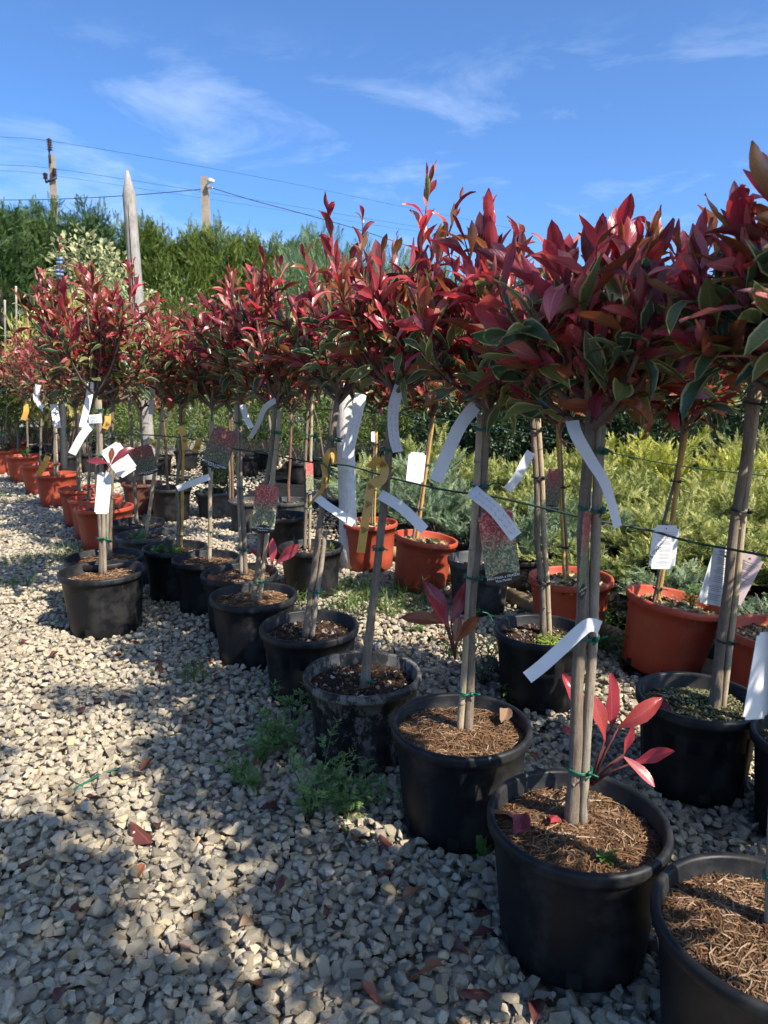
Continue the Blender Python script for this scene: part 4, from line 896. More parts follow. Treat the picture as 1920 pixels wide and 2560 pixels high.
# ------------------------------------------------------------------ paper strips, ribbons and plant labels
GS = 'white paper strips tied to the stems'
def ribbon(name, px, width, mat, label, cat, group=None, roll=0.0, scrib=0, swirl=()):
    P = [atY(x, y, Y) for x, y, Y in px]
    # smooth
    Q = []
    for i in range(len(P) - 1):
        for k in range(5):
            f = k / 5; p0 = P[max(i - 1, 0)]; p1, p2 = P[i], P[i + 1]; p3 = P[min(i + 2, len(P) - 1)]
            Q.append(0.5 * ((2 * p1) + (p2 - p0) * f + (2 * p0 - 5 * p1 + 4 * p2 - p3) * f * f + (3 * p1 - p0 - 3 * p2 + p3) * f ** 3))
    Q.append(P[-1]); o = Q[0].copy(); V, Fc = [], []; n = len(Q)
    view = Vector((0, 0, HC))
    sides, norms = [], []
    for i, p in enumerate(Q):
        t = (Q[min(i + 1, n - 1)] - Q[max(i - 1, 0)]).normalized(); vd = (p - view).normalized(); s = t.cross(vd).normalized()
        nr_ = s.cross(t).normalized(); a = roll * (0.4 + i / n); s = s * math.cos(a) + nr_ * math.sin(a); nr_ = s.cross(t).normalized()
        if nr_.dot(vd) > 0: nr_ = -nr_
        sides.append(s); norms.append(nr_)
        V += [p - s * width / 2 - o, p + nr_ * width * 0.008 - o, p + s * width / 2 - o]
    for i in range(n - 1):
        for j in range(2): Fc.append((3 * i + j, 3 * i + j + 1, 3 * i + j + 4, 3 * i + j + 3))
    ob = mk(name, V, Fc, M[mat], loc=o, smooth=False); tagit(ob, label, cat, group)
    sol = ob.modifiers.new('thickness', 'SOLIDIFY'); sol.thickness = 0.0004
    if scrib:
        rng = random.Random(scrib); mb = MB()
        for ln in range(2):
            pts = []; i0 = int(n * .25); off = (ln - 0.5) * width * 0.4
            for k in range(46):
                f = (i0 + (n - 1 - i0) * (0.05 + 0.9 * k / 45)); i = min(n - 2, int(f)); p = Q[i].lerp(Q[i + 1], f - i)
                pts.append(p + sides[i] * (off + rng.uniform(-1, 1) * width * 0.09) + norms[i] * (0.002 + width * 0.05) - o)
            for k in range(0, 45, 5):
                V, Fc = tube(pts[k:k + 4], 0.0004, 3, cap=False); mb.add(V, Fc)
        mb.build('handwriting', M['ink'], ob)
    for f, sz in swirl:
        i = int(f * (n - 1)); c = Q[i] + norms[i] * 0.004 - o; t = (Q[min(i + 1, n - 1)] - Q[max(i - 1, 0)]).normalized(); mb = MB()
        for arm in range(3):
            pts = []; a0 = arm * 2.094
            ctr = Vector((math.cos(a0), math.sin(a0))) * sz * 0.55
            for k in range(16):
                th = a0 + math.pi + k * 0.55; rr = sz * 0.5 * (1 - k / 18); q = ctr + Vector((math.cos(th), math.sin(th))) * rr
                pts.append(c + sides[i] * q.x + t * q.y)
            V, Fc = tube(pts, sz * 0.06, 4); mb.add(V, Fc)
        mb.build('swirl_print', M['ink'], ob)
    return ob
YA, YBt, YC, YD, YE, YG = t_A['Y'], t_B['Y'], t_C['Y'], t_D['Y'], t_E['Y'], t_G['Y']
def S(px, Y, w, label, roll=0.3, scrib=0): return ribbon('paper_strip', [(x, y, Y + dy) for x, y, dy in px], w, 'white', label, 'strip', GS, roll, scrib)
S([(902, 985, 0), (893, 1030, -.02), (880, 1085, -.03), (868, 1146, -.03)], YD - .05, .043, 'long white strip with handwriting hanging in front of the pale post', .2, 3)
S([(1000, 965, 0), (984, 1020, -.02), (984, 1085, -.03), (995, 1130, -.05)], YC - .03, .035, 'curved white strip of handwriting against the single bare stem', .35, 4)
S([(1188, 1015, 0), (1152, 1062, -.03), (1117, 1135, -.05), (1090, 1203, -.06)], YBt - .03, .034, 'blank white strip hanging high on the stem with the large picture label', .2)
S([(786, 1238, 0), (815, 1262, -.02), (850, 1285, -.03), (885, 1308, -.04)], YD - .04, .032, 'short crumpled white strip sticking out below the teal tie', .2)
S([(950, 1236, 0), (1005, 1270, -.02), (1062, 1325, -.03)], YC - .03, .034, 'blank white strip slanting down from the single bare stem', .2)
S([(1180, 1225, 0), (1196, 1240, -.02), (1238, 1275, -.03), (1290, 1342, -.04)], YBt - .05, .035, 'white handwritten strip lying across the large picture label', .15, 6)
S([(1328, 1130, 0), (1308, 1165, -.01), (1292, 1195, -.02), (1268, 1225, -.03)], t_F2['Y'] - .03, .035, 'bright short white strip on the stonecrop pot stem', .2)
S([(1430, 1052, 0), (1442, 1090, -.02), (1480, 1155, -.03), (1515, 1215, -.04), (1545, 1318, -.05)], YA - .05, .026, 'long blank white strip curling down from the top of the split grey stake', .7)
S([(1500, 1568, -.03), (1474, 1562, -.05), (1448, 1580, -.05), (1405, 1620, -.05), (1355, 1665, -.05), (1318, 1694, -.05)], YA, .027, 'wide white strip tied low on the split grey stake', .15)
S([(226, 955, 0), (224, 985, 0), (217, 1020, -.02), (205, 1068, -.03)], YG - .05, .03, 'blank white strip high on the wide-crowned tree by the path', .2)
S([(228, 1062, 0), (205, 1090, -.02), (180, 1135, -.03)], YG - .06, .037, 'broad white strip sticking out sideways from the wide-crowned tree', .2)
S([(222, 1048, 0), (240, 1047, -.01), (254, 1046, -.01)], YG - .07, .042, 'small white flag with an ink scrawl on the wide-crowned tree', .05, 8)
S([(524, 1192, 0), (485, 1206, -.02), (443, 1222, -.03)], t_H['Y'] - .03, .034, 'white strip held level across the golden cane', .2)
S([(380, 962, 0), (381, 1000, 0), (377, 1036, 0)], t_I['Y'], .03, 'white strip hanging straight under the crown near the leaning cane', .2)
S([(97, 962, 0), (90, 990, 0), (96, 1008, 0), (108, 1020, 0)], 6.6, .05, 'white strip curled into a hook by the far terracotta pots', .3)
S([(134, 1010, 0), (138, 1035, 0), (144, 1070, 0)], 6.1, .06, 'broad sunlit white strip on the orange-ribbon tree', .3)
S([(606, 1012, 0), (614, 1040, 0), (628, 1070, 0)], t_F['Y'] - .05, .03, 'white handwritten strip above the dark picture label', .3, 9)
S([(690, 1000, 0), (662, 1020, 0), (645, 1060, 0), (625, 1096, 0)], t_E['Y'] - .04, .026, 'narrow white strip bending away from the cane with the bright label', .6)
ribbon('gold_ribbon', [(936, 1210, YC - .05), (956, 1200, YC - .06), (962, 1170, YC - .05), (945, 1152, YC - .06), (925, 1170, YC - .05)], .026, 'goldribbon', 'loop of gold ribbon with black swirls on the single bare stem', 'ribbon', 'gold swirl ribbons', .3, swirl=((.62, .011),))
ribbon('gold_ribbon', [(952, 1205, YC - .05), (928, 1212, YC - .055), (922, 1250, YC - .07), (912, 1310, YC - .08), (902, 1382, YC - .08)], .027, 'goldribbon', 'long hanging gold ribbon tail with black swirls on the single bare stem', 'ribbon', 'gold swirl ribbons', .1, swirl=((.33, .0115), (.58, .012), (.84, .012)))
ribbon('gold_ribbon', [(812, 1165, YD - .04), (818, 1140, YD - .05), (832, 1128, YD - .05), (838, 1160, YD - .05)], .026, 'goldribbon', 'knotted gold ribbon end by the teal tie', 'ribbon', 'gold swirl ribbons', .3, swirl=((.6, .01),))
ribbon('gold_ribbon', [(808, 1160, YD - .04), (813, 1195, YD - .05), (803, 1228, YD - .05), (772, 1264, YD - .05)], .024, 'goldribbon', 'twisted gold ribbon tail by the teal tie', 'ribbon', 'gold swirl ribbons', .9, swirl=((.4, .012),))
for (a, b, c, d, Y, lab) in [(120, 1140, 95, 1188, 6.2, 'orange ribbon tied low on the stem of a far terracotta pot'), (66, 1010, 58, 1050, 7.0, 'faded gold ribbon on a far stem'), (270, 1040, 262, 1072, 3.5, 'gold ribbon end behind the wide-crowned stem'), (372, 1100, 390, 1118, 3.9, 'gold ribbon end on the leaning cane'), (452, 1065, 462, 1125, 3.5, 'gold ribbon on the golden cane'), (497, 1098, 485, 1130, 3.5, 'gold ribbon with a swirl beside the golden cane')]:
    ribbon('gold_ribbon', [(a, b, Y), ((a + c) / 2 + 3, (b + d) / 2, Y), (c, d, Y)], .05 if Y > 5 else .03, 'goldribbon', lab, 'ribbon', 'gold swirl ribbons', .3, swirl=((.6, .012),) if Y < 4 else ())
# teal tie with long ends
def sprig(pts, lab, r=.0028):
    line('garden_tie', [atY(*p) for p in pts], r, 'tie', lab, 'tie')
sprig([(792, 1090, YD - .03), (787, 1145, YD - .05), (800, 1152, YD - .05), (845, 1198, YD - .06)], 'long teal tie with loose ends above the crumpled strip', .0035)
sprig([(166, 1068, 6.0), (165, 1092, 6.0)], 'teal tie end hanging near the far pots', .008)
sprig([(440, 1120, 3.5), (445, 1095, 3.5), (470, 1090, 3.5)], 'teal tie end on the golden cane', .004)
sprig([(1205, 1530, 3.3), (1222, 1535, 3.3), (1232, 1555, 3.25)], 'loose green tie lying by the empty grey pot', .003)
tp = [at(152, 1995, .022), at(200, 1965, .026), at(255, 1935, .03), at(296, 1922, .028)]
line('garden_tie', tp, 0.0042, 'tie', 'dark green plastic tie lying on the gravel path', 'tie')

line('drip_hose', [at(-60, 1512, .03), at(40, 1508, .032), at(90, 1500, .03), at(135, 1497, .03)], 0.004, 'steel', 'thin dark hose end lying on the gravel by the grass tufts', 'hose')
def text_mesh(s, size, align='CENTER'):
    cu = bpy.data.curves.new('lettering', 'FONT'); cu.body = s; cu.size = size; cu.align_x = align; cu.align_y = 'CENTER'; cu.resolution_u = 2
    ob = bpy.data.objects.new('lettering_tmp', cu); COL.objects.link(ob); bpy.context.view_layer.update()
    me = bpy.data.meshes.new_from_object(ob.evaluated_get(bpy.context.evaluated_depsgraph_get())); bpy.data.objects.remove(ob); bpy.data.curves.remove(cu)
    return me
def lettering(parent, s, size, x, y, mat, rot=0.0, shear=0.0, z=0.0012, name='lettering'):
    me = text_mesh(s, size); me.materials.clear(); me.materials.append(M[mat])
    for v in me.vertices: v.co.x += shear * v.co.y
    o = bpy.data.objects.new(name, me); COL.objects.link(o); o.parent = parent; o.location = (x, y, z); o.rotation_euler = (0, 0, rot); return o
GL = 'plant labels hanging from the stems'
def card(px, py, Y, wp, hp, roll, yaw, kind, label, title=None, sub=None, price=None, notch=0.12, hang=None, pitch=0):
    c = atY(px, py, Y); k = depth(c) / F_PX; w = wp * k / max(.25, math.cos(R(yaw))); h = hp * k
    fc = bpy.data.objects.new('plant_label', None)
    n = notch * w
    out = [(-w / 2 + n, h / 2), (w / 2 - n, h / 2), (w / 2 - n * .8, h / 2 - n * .9), (w / 2, h / 2 - n), (w / 2, -h / 2 + n), (w / 2 - n * .8, -h / 2 + n * .9), (w / 2 - n, -h / 2), (-w / 2 + n, -h / 2), (-w / 2 + n * .8, -h / 2 + n * .9), (-w / 2, -h / 2 + n), (-w / 2, h / 2 - n), (-w / 2 + n * .8, h / 2 - n * .9)]
    th = 0.0006; V = [(x, y, th) for x, y in out] + [(x, y, -th) for x, y in out]; m_ = len(out)
    Fc = [tuple(range(m_))[::-1], tuple(range(m_, 2 * m_))] + [(i, (i + 1) % m_, (i + 1) % m_ + m_, i + m_) for i in range(m_)]
    Fc[0] = tuple(range(m_)); Fc[0] = Fc[0][::-1]
    uv = [(x / w + .5, y / h + .5) for x, y in out] * 2
    mats = {'photo': 'photo', 'photoshaded': 'photoshaded', 'text': 'white', 'pink': 'pinkcard', 'plainwhite': 'white'}[kind]
    o = mk('plant_label', V, Fc, M[mats], smooth=False, uv=uv); tagit(o, label, 'label', GL)
    o.location = c
    # local: x right, y up, z towards the camera
    B = Matrix(((1, 0, 0), (0, 0, -1), (0, 1, 0)))
    o.rotation_euler = (Matrix.Rotation(R(yaw), 3, 'Z') @ Matrix.Rotation(R(pitch), 3, 'X') @ B @ Matrix.Rotation(R(roll), 3, 'Z')).to_euler()
    if kind.startswith('photo'):
        a = w * .56; hh = h * .17; arc = []
        for i in range(13):
            t = i / 12; arc.append((-a + 2 * a * t, -h / 2 - h * .01 + hh * .62 * math.sin(math.pi * t)))
        for i in range(13):
            t = 1 - i / 12; arc.append((-a + 2 * a * t, -h / 2 - h * .02 - hh * .5 * math.sin(math.pi * t)))
        arc = [p for i, p in enumerate(arc) if i not in (13, 25)]
        m2 = len(arc); V = [(x, y, .0016) for x, y in arc] + [(x, y, .0007) for x, y in arc]
        pl = mk('name_plaque', V, [tuple(range(m2))[::-1], tuple(range(m2, 2 * m2))] + [(i, (i + 1) % m2, (i + 1) % m2 + m2, i + m2) for i in range(m2)], M['plaque'], o, smooth=False)
        lettering(pl, 'PHOTINIA x FRASERI', w * .105, 0, -h / 2 + hh * .16, 'whiteink', z=.0022)
        lettering(pl, "'Pink Marble'", w * .095, 0, -h / 2 - hh * .14, 'whiteink', z=.0022)
    elif kind in ('text', 'pink'):
        mb = MB(); rng = random.Random(int(px)); y = h * .30
        grp = 0
        while y > -h * .42:
            ln = w * rng.uniform(.28, .62); V, Fc = box((0.04 * w, y, .0011), (ln, h * .006, .0004)); mb.add(V, Fc)
            grp += 1; y -= h * (.03 if grp % 4 else .065)
        V, Fc = box((0, h * .345, .0011), (w * .8, h * .004, .0004)); mb.add(V, Fc)
        V, Fc = tube([(0, h * .42, .0006), (0, h * .42, .0014)], w * .025, 8); mb.add(V, Fc)
        mb.build('printed_text', M['greyink'], o, smooth=False)
        if title: lettering(o, title, w * .115, 0, h * .405, 'ink')
        if sub: lettering(o, sub, w * .10, 0, h * .37, 'ink', shear=.2)
        if price: lettering(o, price, w * .22, -w * .33, -h * .12, 'ink', rot=R(58), shear=.2, z=.0016, name='handwritten_price')
    if hang:
        top = o.matrix_basis @ Vector((0, h * .42, .001)) if False else c + (o.rotation_euler.to_matrix() @ Vector((0, h * .44, .001)))
        hp_ = atY(*hang); V, Fc = tube([top - c, (top - c).lerp(hp_ - c, .5) + Vector((.003, -.004, 0)), hp_ - c], .0009, 5); so2 = mk('string', [o.rotation_euler.to_matrix().transposed() @ v for v in V], Fc, M['string'], o)
    return o
card(1248, 1362, YBt - .06, 88, 178, 9, 8, 'photo', 'large sunlit picture label of red and green foliage over its cane', hang=(1215, 1250, YBt - .02))
card(1462, 1378, YA - .035, 40, 205, -5, 62, 'photo', 'picture label seen nearly edge-on against the split grey stake', hang=(1478, 1232, YA - .03))
card(663, 1268, YE - .05, 54, 112, -8, 25, 'photo', 'bright picture label on the cane above the low red leaves', hang=(676, 1196, YE - .02))
card(551, 1118, t_F['Y'] - .06, 62, 96, -22, 15, 'photoshaded', 'shaded picture label tilted beside the dry-leaf pot stem', hang=(585, 1075, t_F['Y'] - .03))
card(362, 1148, t_J['Y'] - .1, 46, 68, 12, 20, 'photoshaded', 'dim picture label behind the leaning cane', hang=(395, 1110, t_J['Y'] - .03))
card(298, 1150, YG - .02, 52, 82, 32, 10, 'text', 'tilted white text label behind the wide-crowned tree', hang=(262, 1110, YG - .02))
card(258, 1233, YG - .08, 27, 104, -9, 40, 'text', 'slim white text label hanging on the wide-crowned tree', hang=(250, 1180, YG - .04))
card(1660, 1368, t_O4['Y'] - .14, 70, 112, -3, 8, 'text', 'white text label with a handwritten price on the gold cane', price='16.090,-', hang=(1678, 1302, t_O4['Y'] - .03))
card(1796, 1440, t_R2['Y'] + .03, 72, 150, -14, 12, 'text', 'white text label printed with a plant name behind the mossy pot stem', title='PHOTINIA', sub='Robusta C', notch=.1)
card(1848, 1448, t_R2['Y'] + .05, 62, 140, -20, -14, 'pink', 'pinkish label with a handwritten price behind the mossy pot stem', title='RI', price='6.090,-', notch=.14)
card(1040, 1170, t_O2['Y'] - .05, 44, 78, -6, 15, 'text', 'white text label on the cane of the tilted weedy terracotta pot', hang=(1060, 1128, t_O2['Y'] - .02))
card(1382, 1222, t_O3['Y'] - .02, 40, 100, -3, 12, 'photoshaded', 'dark picture label in front of the thin gold cane')
card(774, 1192, t_M1['Y'] - .03, 16, 78, 0, 55, 'photo', 'narrow edge-on picture label on the twin canes')
card(1905, 1690, t_A0['Y'] + .02, 74, 230, -5, 18, 'plainwhite', 'blank white card hanging over the golden-coir pot', hang=(1960, 1540, t_A0['Y'] + .02))
card(934, 1092, t_O1['Y'] - .03, 12, 26, 0, 10, 'plainwhite', 'tiny white marker high on the thin cane beside the pale post')

# ------------------------------------------------------------------ fallen leaves
fr_ = random.Random(21)
FL = [(488, 1655, 'dry', .05), (525, 1648, 'dry', .045), (505, 1668, 'dry', .05), (400, 1670, 'dry', .06), (402, 1655, 'dry', .045), (470, 1790, 'dryred', .05), (362, 1920, 'dry', .055), (160, 1870, 'dryred', .05), (675, 2020, 'dryred', .07), (685, 2012, 'dryred', .06), (345, 2075, 'dryred', .09), (395, 2055, 'dryred', .06), (350, 2170, 'dry', .05), (285, 2165, 'dry', .045), (240, 1998, 'dryred', .05), (190, 2265, 'dryred', .05), (640, 2450, 'dry', .055), (930, 2495, 'dry', .05), (1060, 2415, 'dry', .09), (1035, 2230, 'dry', .06), (965, 2110, 'dryred', .07), (890, 2088, 'dry', .06), (1180, 2480, 'dryred', .06), (1200, 2340, 'dryred', .05), (1215, 2290, 'dryred', .05), (960, 2180, 'dryred', .05), (500, 2260, 'drytan', .06), (560, 1720, 'drytan', .05), (430, 1745, 'dry', .05), (640, 1905, 'dry', .05), (610, 1870, 'dryred', .05), (1345, 2520, 'dryred', .07), (1300, 1900, 'dry', .05), (1330, 1885, 'dry', .05), (1620, 1790, 'dry', .05), (1560, 1660, 'dry', .05), (290, 1640, 'dryred', .05), (60, 1600, 'dryred', .05), (130, 1640, 'dryred', .05), (205, 1770, 'dryred', .045), (250, 1745, 'dryred', .04), (310, 1745, 'dryred', .05), (520, 1800, 'dry', .045), (700, 2200, 'dryred', .045), (820, 2270, 'dryred', .04), (480, 2380, 'dryred', .05), (150, 2480, 'dryred', .05), (620, 2300, 'drytan', .06), (70, 2150, 'dryred', .05), (1000, 1790, 'dry', .045), (1150, 2370, 'dryred', .05), (1690, 2260, 'dry', .05), (1700, 1900, 'dryred', .05), (1480, 1790, 'drytan', .05), (230, 1560, 'dry', .045), (335, 1605, 'dryred', .05), (70, 1315, 'dry', .06), (170, 1300, 'dry', .06), (120, 1330, 'dryred', .06), (20, 1350, 'dry', .06), (880, 1620, 'dryred', .05), (980, 1640, 'dry', .05), (1010, 1590, 'drytan', .06), (1110, 1600, 'dry', .05), (1150, 1585, 'drytan', .06)]
LABS = {'dry': ('curled orange-brown leaf lying dry on the pale gravel', 'orange-brown fallen leaves'), 'dryred': ('dark wine-red leaf lying dead on the pale gravel', 'wine-red fallen leaves'), 'drytan': ('pale tan leaf lying withered on the pale gravel', 'tan fallen leaves')}
def flat_leaf(p, ty, L, label, group, tilt=.25):
    a = fr_.uniform(0, 6.28); d = np.array([[math.cos(a), math.sin(a), fr_.uniform(-tilt, tilt)]]); nn = np.array([[fr_.uniform(-.4, .4), fr_.uniform(-.4, .4), 1.0]])
    B = bases(d, nn)[0]; o = place_leaf('fallen_leaf', leaf_mesh(fr_.randint(0, 3), ty, CURLED, 'curl'), p - Vector((B[0][1], B[1][1], B[2][1])) * L * .5, B, L * 1.25, None, 1.1)
    return tagit(o, label, 'leaf', group)
for x, y, ty, L in FL:
    flat_leaf(at(x, y, .03), ty, L, *LABS[ty])
# leaves lying in the pots
for t, dx, dy, ty, lab in [(t_A, -.135, -.02, 'wine', 'dark red leaf resting at the rim inside the sucker pot'), (t_A, -.15, .05, 'dry', 'brown leaf curled inside the sucker pot'), (t_A, -.04, .03, 'red', 'small bright red leaf on the coir by the grey stake'), (t_B, .13, .06, 'drytan', 'tan leaf lying inside the grey-brown coir pot'), (t_F, -.14, -.03, 'dry', 'orange dry leaf perched on the coir pot rim'), (t_R2, -.10, .06, 'bronze', 'brown leaf on the mossy grit'), (t_R2, -.13, -.02, 'wine', 'dark leaf over the rim of the mossy pot'), (t_O4, -.02, -.03, 'olive', 'yellow leaf at the foot of the gold cane')]:
    flat_leaf(Vector((t['origin'].x + dx, t['origin'].y + dy, t['H'] - .02)), ty, .07, lab, None)

# ------------------------------------------------------------------ the tree over the yard whose shade dapples the path
def shade_tree():
    base = Vector((2.6, -2.4, 0)); root = empty('shade_tree', base, 'loose-crowned broadleaf tree whose shade dapples the gravel path', 'tree')
    rg = random.Random(8); mb = MB(); fork = Vector((-.1, .2, 2.3))
    V, Fc = tube([(0, 0, 0), (-.05, .08, 1.2), tuple(fork)], [.09, .075, .06], 10); mk('trunk', V, Fc, M['bark'], root)
    P, D, N, S = [], [], [], []
    for i in range(30):
        e = Vector((rg.uniform(-2.75, .2), rg.uniform(-.1, 2.75), rg.uniform(3.0, 4.2)))
        mid = fork.lerp(e, .5) + Vector((0, 0, .25)); V, Fc = tube([fork, mid, e], [.03, .02, .008], 6); mb.add(V, Fc)
        for k in range(6):
            t = rg.uniform(.5, 1.0); p = fork.lerp(mid, t * 2) if t < .5 else mid.lerp(e, t * 2 - 1)
            q = p + Vector((rg.gauss(0, .24), rg.gauss(0, .24), rg.gauss(.05, .14))); V, Fc = tube([p, q], [.006, .003], 4); mb.add(V, Fc)
            for m_ in range(26):
                c = p.lerp(q, rg.uniform(.55, 1.15)) + Vector((rg.gauss(0, .055), rg.gauss(0, .055), rg.gauss(0, .05)))
                P.append(tuple(c)); D.append((rg.gauss(0, 1), rg.gauss(0, 1), rg.gauss(-.3, .5))); N.append((rg.gauss(0, .4), rg.gauss(0, .4), 1)); S.append(rg.uniform(.08, .14))
    cr = mb.build('crown', M['twiggrey'], root)
    V, Fc, UV, k = scatter(ROUND, np.array(P), np.array(D), np.array(N), np.array(S)); o = mk('foliage', V, Fc, M['lime'], cr, rnd=np.repeat(NP.uniform(0, 1, len(P)), k), uv=UV); o['kind'] = 'stuff'
shade_tree()

# ------------------------------------------------------------------ gravel stones
def stone_variants(n=22):
    out = []
    rg = random.Random(99)
    for i in range(n):
        bm = bmesh.new()
        for k in range(13):
            v = Vector((rg.gauss(0, 1), rg.gauss(0, 1), rg.gauss(0, 1))).normalized() * rg.uniform(.82, 1.0)
            v = Vector([math.copysign(abs(c) ** .75, c) for c in v])
            bm.verts.new((v.x * .5, v.y * .5 * rg.uniform(.66, .8), v.z * .5 * .58))
        r_ = bmesh.ops.convex_hull(bm, input=bm.verts)
        for v in [v for v in bm.verts if not v.link_faces]: bm.verts.remove(v)
        bmesh.ops.triangulate(bm, faces=bm.faces); bm.verts.index_update()
        out.append((np.array([tuple(v.co) for v in bm.verts]), np.array([[v.index for v in f.verts] for f in bm.faces]))); bm.free()
    return out
SV = stone_variants()
def stone_field():
    Ps, Ss = [], []
    def band(y0, y1, s, smin, smax, xl, xr, layers=1):
        for L in range(layers):
            ys = np.arange(y0, y1, s); xs = np.arange(xl, xr, s); X, Yg = np.meshgrid(xs, ys)
            X = X + NP.uniform(-.5, .5, X.shape) * s + L * s * .5; Yg = Yg + NP.uniform(-.5, .5, X.shape) * s + L * s * .5
            P = np.stack([X.ravel(), Yg.ravel()], 1); sz = smin + (smax - smin) * NP.beta(1.5, 2.6, len(P))
            hw = 0.66 * P[:, 1] + 0.75
            keep = (np.abs(P[:, 0]) < hw) & ((P[:, 0] < 0.55 + 0.0 * P[:, 1]) | (P[:, 0] < 1.95 - 0.40 * P[:, 1] + .55))
            keep &= NP.uniform(0, 1, len(P)) < (0.45 if smax < .02 else 0.8 if L else 1.0)
            Ps.append(np.column_stack([P[keep], np.full(keep.sum(), L)])); Ss.append(sz[keep])
    band(0.75, 2.3, .029, .022, .062, -2.3, 2.0, 2)
    band(2.3, 4.2, .033, .023, .058, -3.6, 2.0, 2)
    band(0.75, 2.6, .021, .008, .019, -2.3, 2.0, 1)
    band(4.2, 7.0, .042, .028, .056, -5.4, 1.2, 1)
    band(7.0, 12.0, .07, .04, .075, -8, -1.5, 1)
    return np.concatenate(Ps), np.concatenate(Ss)
SP, SS = stone_field()
ok = np.ones(len(SP), bool)
for (x, y, r_) in POTS: ok &= (SP[:, 0] - x) ** 2 + (SP[:, 1] - y) ** 2 > (r_ + .004) ** 2
SP, SS = SP[ok], SS[ok]
n = len(SP)
SZ = np.where(SP[:, 2] > 0, NP.uniform(.010, .026, n), NP.uniform(.0, .008, n)) + 0.006 * np.sin(SP[:, 0] * 5 + 1) * np.sin(SP[:, 1] * 4)
P3 = np.column_stack([SP[:, :2], SZ]); var = NP.integers(0, len(SV), n)
D_ = NP.normal(0, 1, (n, 3)); D_[:, 2] *= .3; N_ = NP.normal(0, .35, (n, 3)) + np.array([0, 0, 1]); Bst = bases(D_, N_)
Bst = Bst[:, :, [1, 0, 2]]; Bst[:, :, 1] *= -1
px_, py_, pz_ = proj(P3); vis = (px_ > 20) & (px_ < 1900) & (py_ < 2540) & (py_ > 900)
score = np.where(vis & (SP[:, 2] > 0), SS / np.maximum(pz_, .1), 0); pick = np.zeros(n, bool); pick[np.argsort(-score)[:300]] = True
stone_me = []
for V, Fc in SV:
    me = bpy.data.meshes.new('stone'); me.from_pydata(V.tolist(), [], Fc.tolist()); me.materials.append(M['stone']); stone_me.append(me)
for i in np.nonzero(pick)[0]:
    place_leaf('stone', stone_me[var[i]], P3[i], Bst[i], SS[i], ground)
Vs, Fs, Rs = [], [], []; off = 0
for v in range(len(SV)):
    m_ = (~pick) & (var == v); k = int(m_.sum())
    if not k: continue
    V = np.einsum('nij,kj->nki', Bst[m_], SV[v][0]) * SS[m_][:, None, None] + P3[m_][:, None, :]
    Fc = SV[v][1][None] + (np.arange(k) * len(SV[v][0]))[:, None, None] + off; off += k * len(SV[v][0])
    Vs.append(V.reshape(-1, 3)); Fs.append(Fc.reshape(-1, 3)); Rs.append(np.repeat(NP.uniform(0, 1, k), len(SV[v][1])))
gv = mk('gravel', np.concatenate(Vs), np.concatenate(Fs), M['stone'], ground, smooth=False, rnd=np.concatenate(Rs)); gv['kind'] = 'stuff'

# woven ground cloth under the container beds
g = MB(); g.add([(-0.05, 5.15, .004), (1.75, 2.35, .004), (16, 2.35, .004), (16, 16, .004), (-3.5, 16, .004), (-3.0, 8.5, .004)], [(0, 1, 2, 3, 4, 5)])
tagit(g.build('ground_cloth', M['fabric'], smooth=False), 'black woven ground cloth under the juniper bed', None, kind='structure')

# ------------------------------------------------------------------ junipers and shrubs behind
def spray_cloud(n, fn, tm, size, tintfn):
    P, D, N, S, T = [], [], [], [], []
    for i in range(n):
        p, d, nn, s, t = fn(i); P.append(p); D.append(d); N.append(nn); S.append(s); T.append(t)
    V, Fc, UV, k = scatter(tm, np.array(P), np.array(D), np.array(N), np.array(S) * size)
    return V, Fc, np.repeat(np.array(T), k)
def juniper_mesh(seed, n=1000, w=.42, h=.42):
    rg = random.Random(seed); V_, F_, T_ = [], [], []
    P, D, N, S, T = [], [], [], [], []
    arms = []
    for a in range(26):
        az = a * 2.4 + rg.uniform(-.3, .3); e = R(rg.uniform(12, 68)); L = rg.uniform(.7, 1.1)
        L = L * rg.choice((.75, 1, 1.25)); end = Vector((math.cos(az) * math.cos(e) * w * L * 1.1, math.sin(az) * math.cos(e) * w * L * 1.1, .1 + h * math.sin(e) * L))
        arms.append((Vector((0, 0, .03)), Vector((end.x * .45, end.y * .45, end.z * .62)), end))
    for i in range(n):
        A = arms[i % len(arms)]; t = rg.uniform(.25, 1.0) ** .8
        p = A[0] * (1 - t) ** 2 + A[1] * 2 * t * (1 - t) + A[2] * t * t
        ax = ((A[1] - A[0]) * (1 - t) + (A[2] - A[1]) * t).normalized()
        b = rg.uniform(0, 6.28); d = (ax * rg.uniform(.5, 1.3) + Vector((math.cos(b), math.sin(b), rg.uniform(.1, 1.0))) * .9).normalized()
        p = p + Vector((rg.gauss(0, .02), rg.gauss(0, .02), rg.gauss(0, .015)))
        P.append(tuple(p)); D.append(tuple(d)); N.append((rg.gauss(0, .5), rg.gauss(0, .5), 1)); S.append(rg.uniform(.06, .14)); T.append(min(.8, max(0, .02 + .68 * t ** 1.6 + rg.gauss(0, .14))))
    V, Fc, UV, k = scatter(SPRAY, np.array(P), np.array(D), np.array(N), np.array(S))
    return V, Fc, np.repeat(np.array(T), k)
def mesh_from(name, data, mat):
    V, Fc, T = data; me = bpy.data.meshes.new(name); me.from_pydata(V.tolist(), [], Fc.tolist()); me.materials.append(M[mat])
    a = me.attributes.new('rnd', 'FLOAT', 'FACE'); a.data.foreach_set('value', T.astype(np.float32)); me.update(); return me
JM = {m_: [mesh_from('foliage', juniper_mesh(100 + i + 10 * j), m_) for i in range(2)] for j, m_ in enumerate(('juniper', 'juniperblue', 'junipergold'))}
sm = MB()
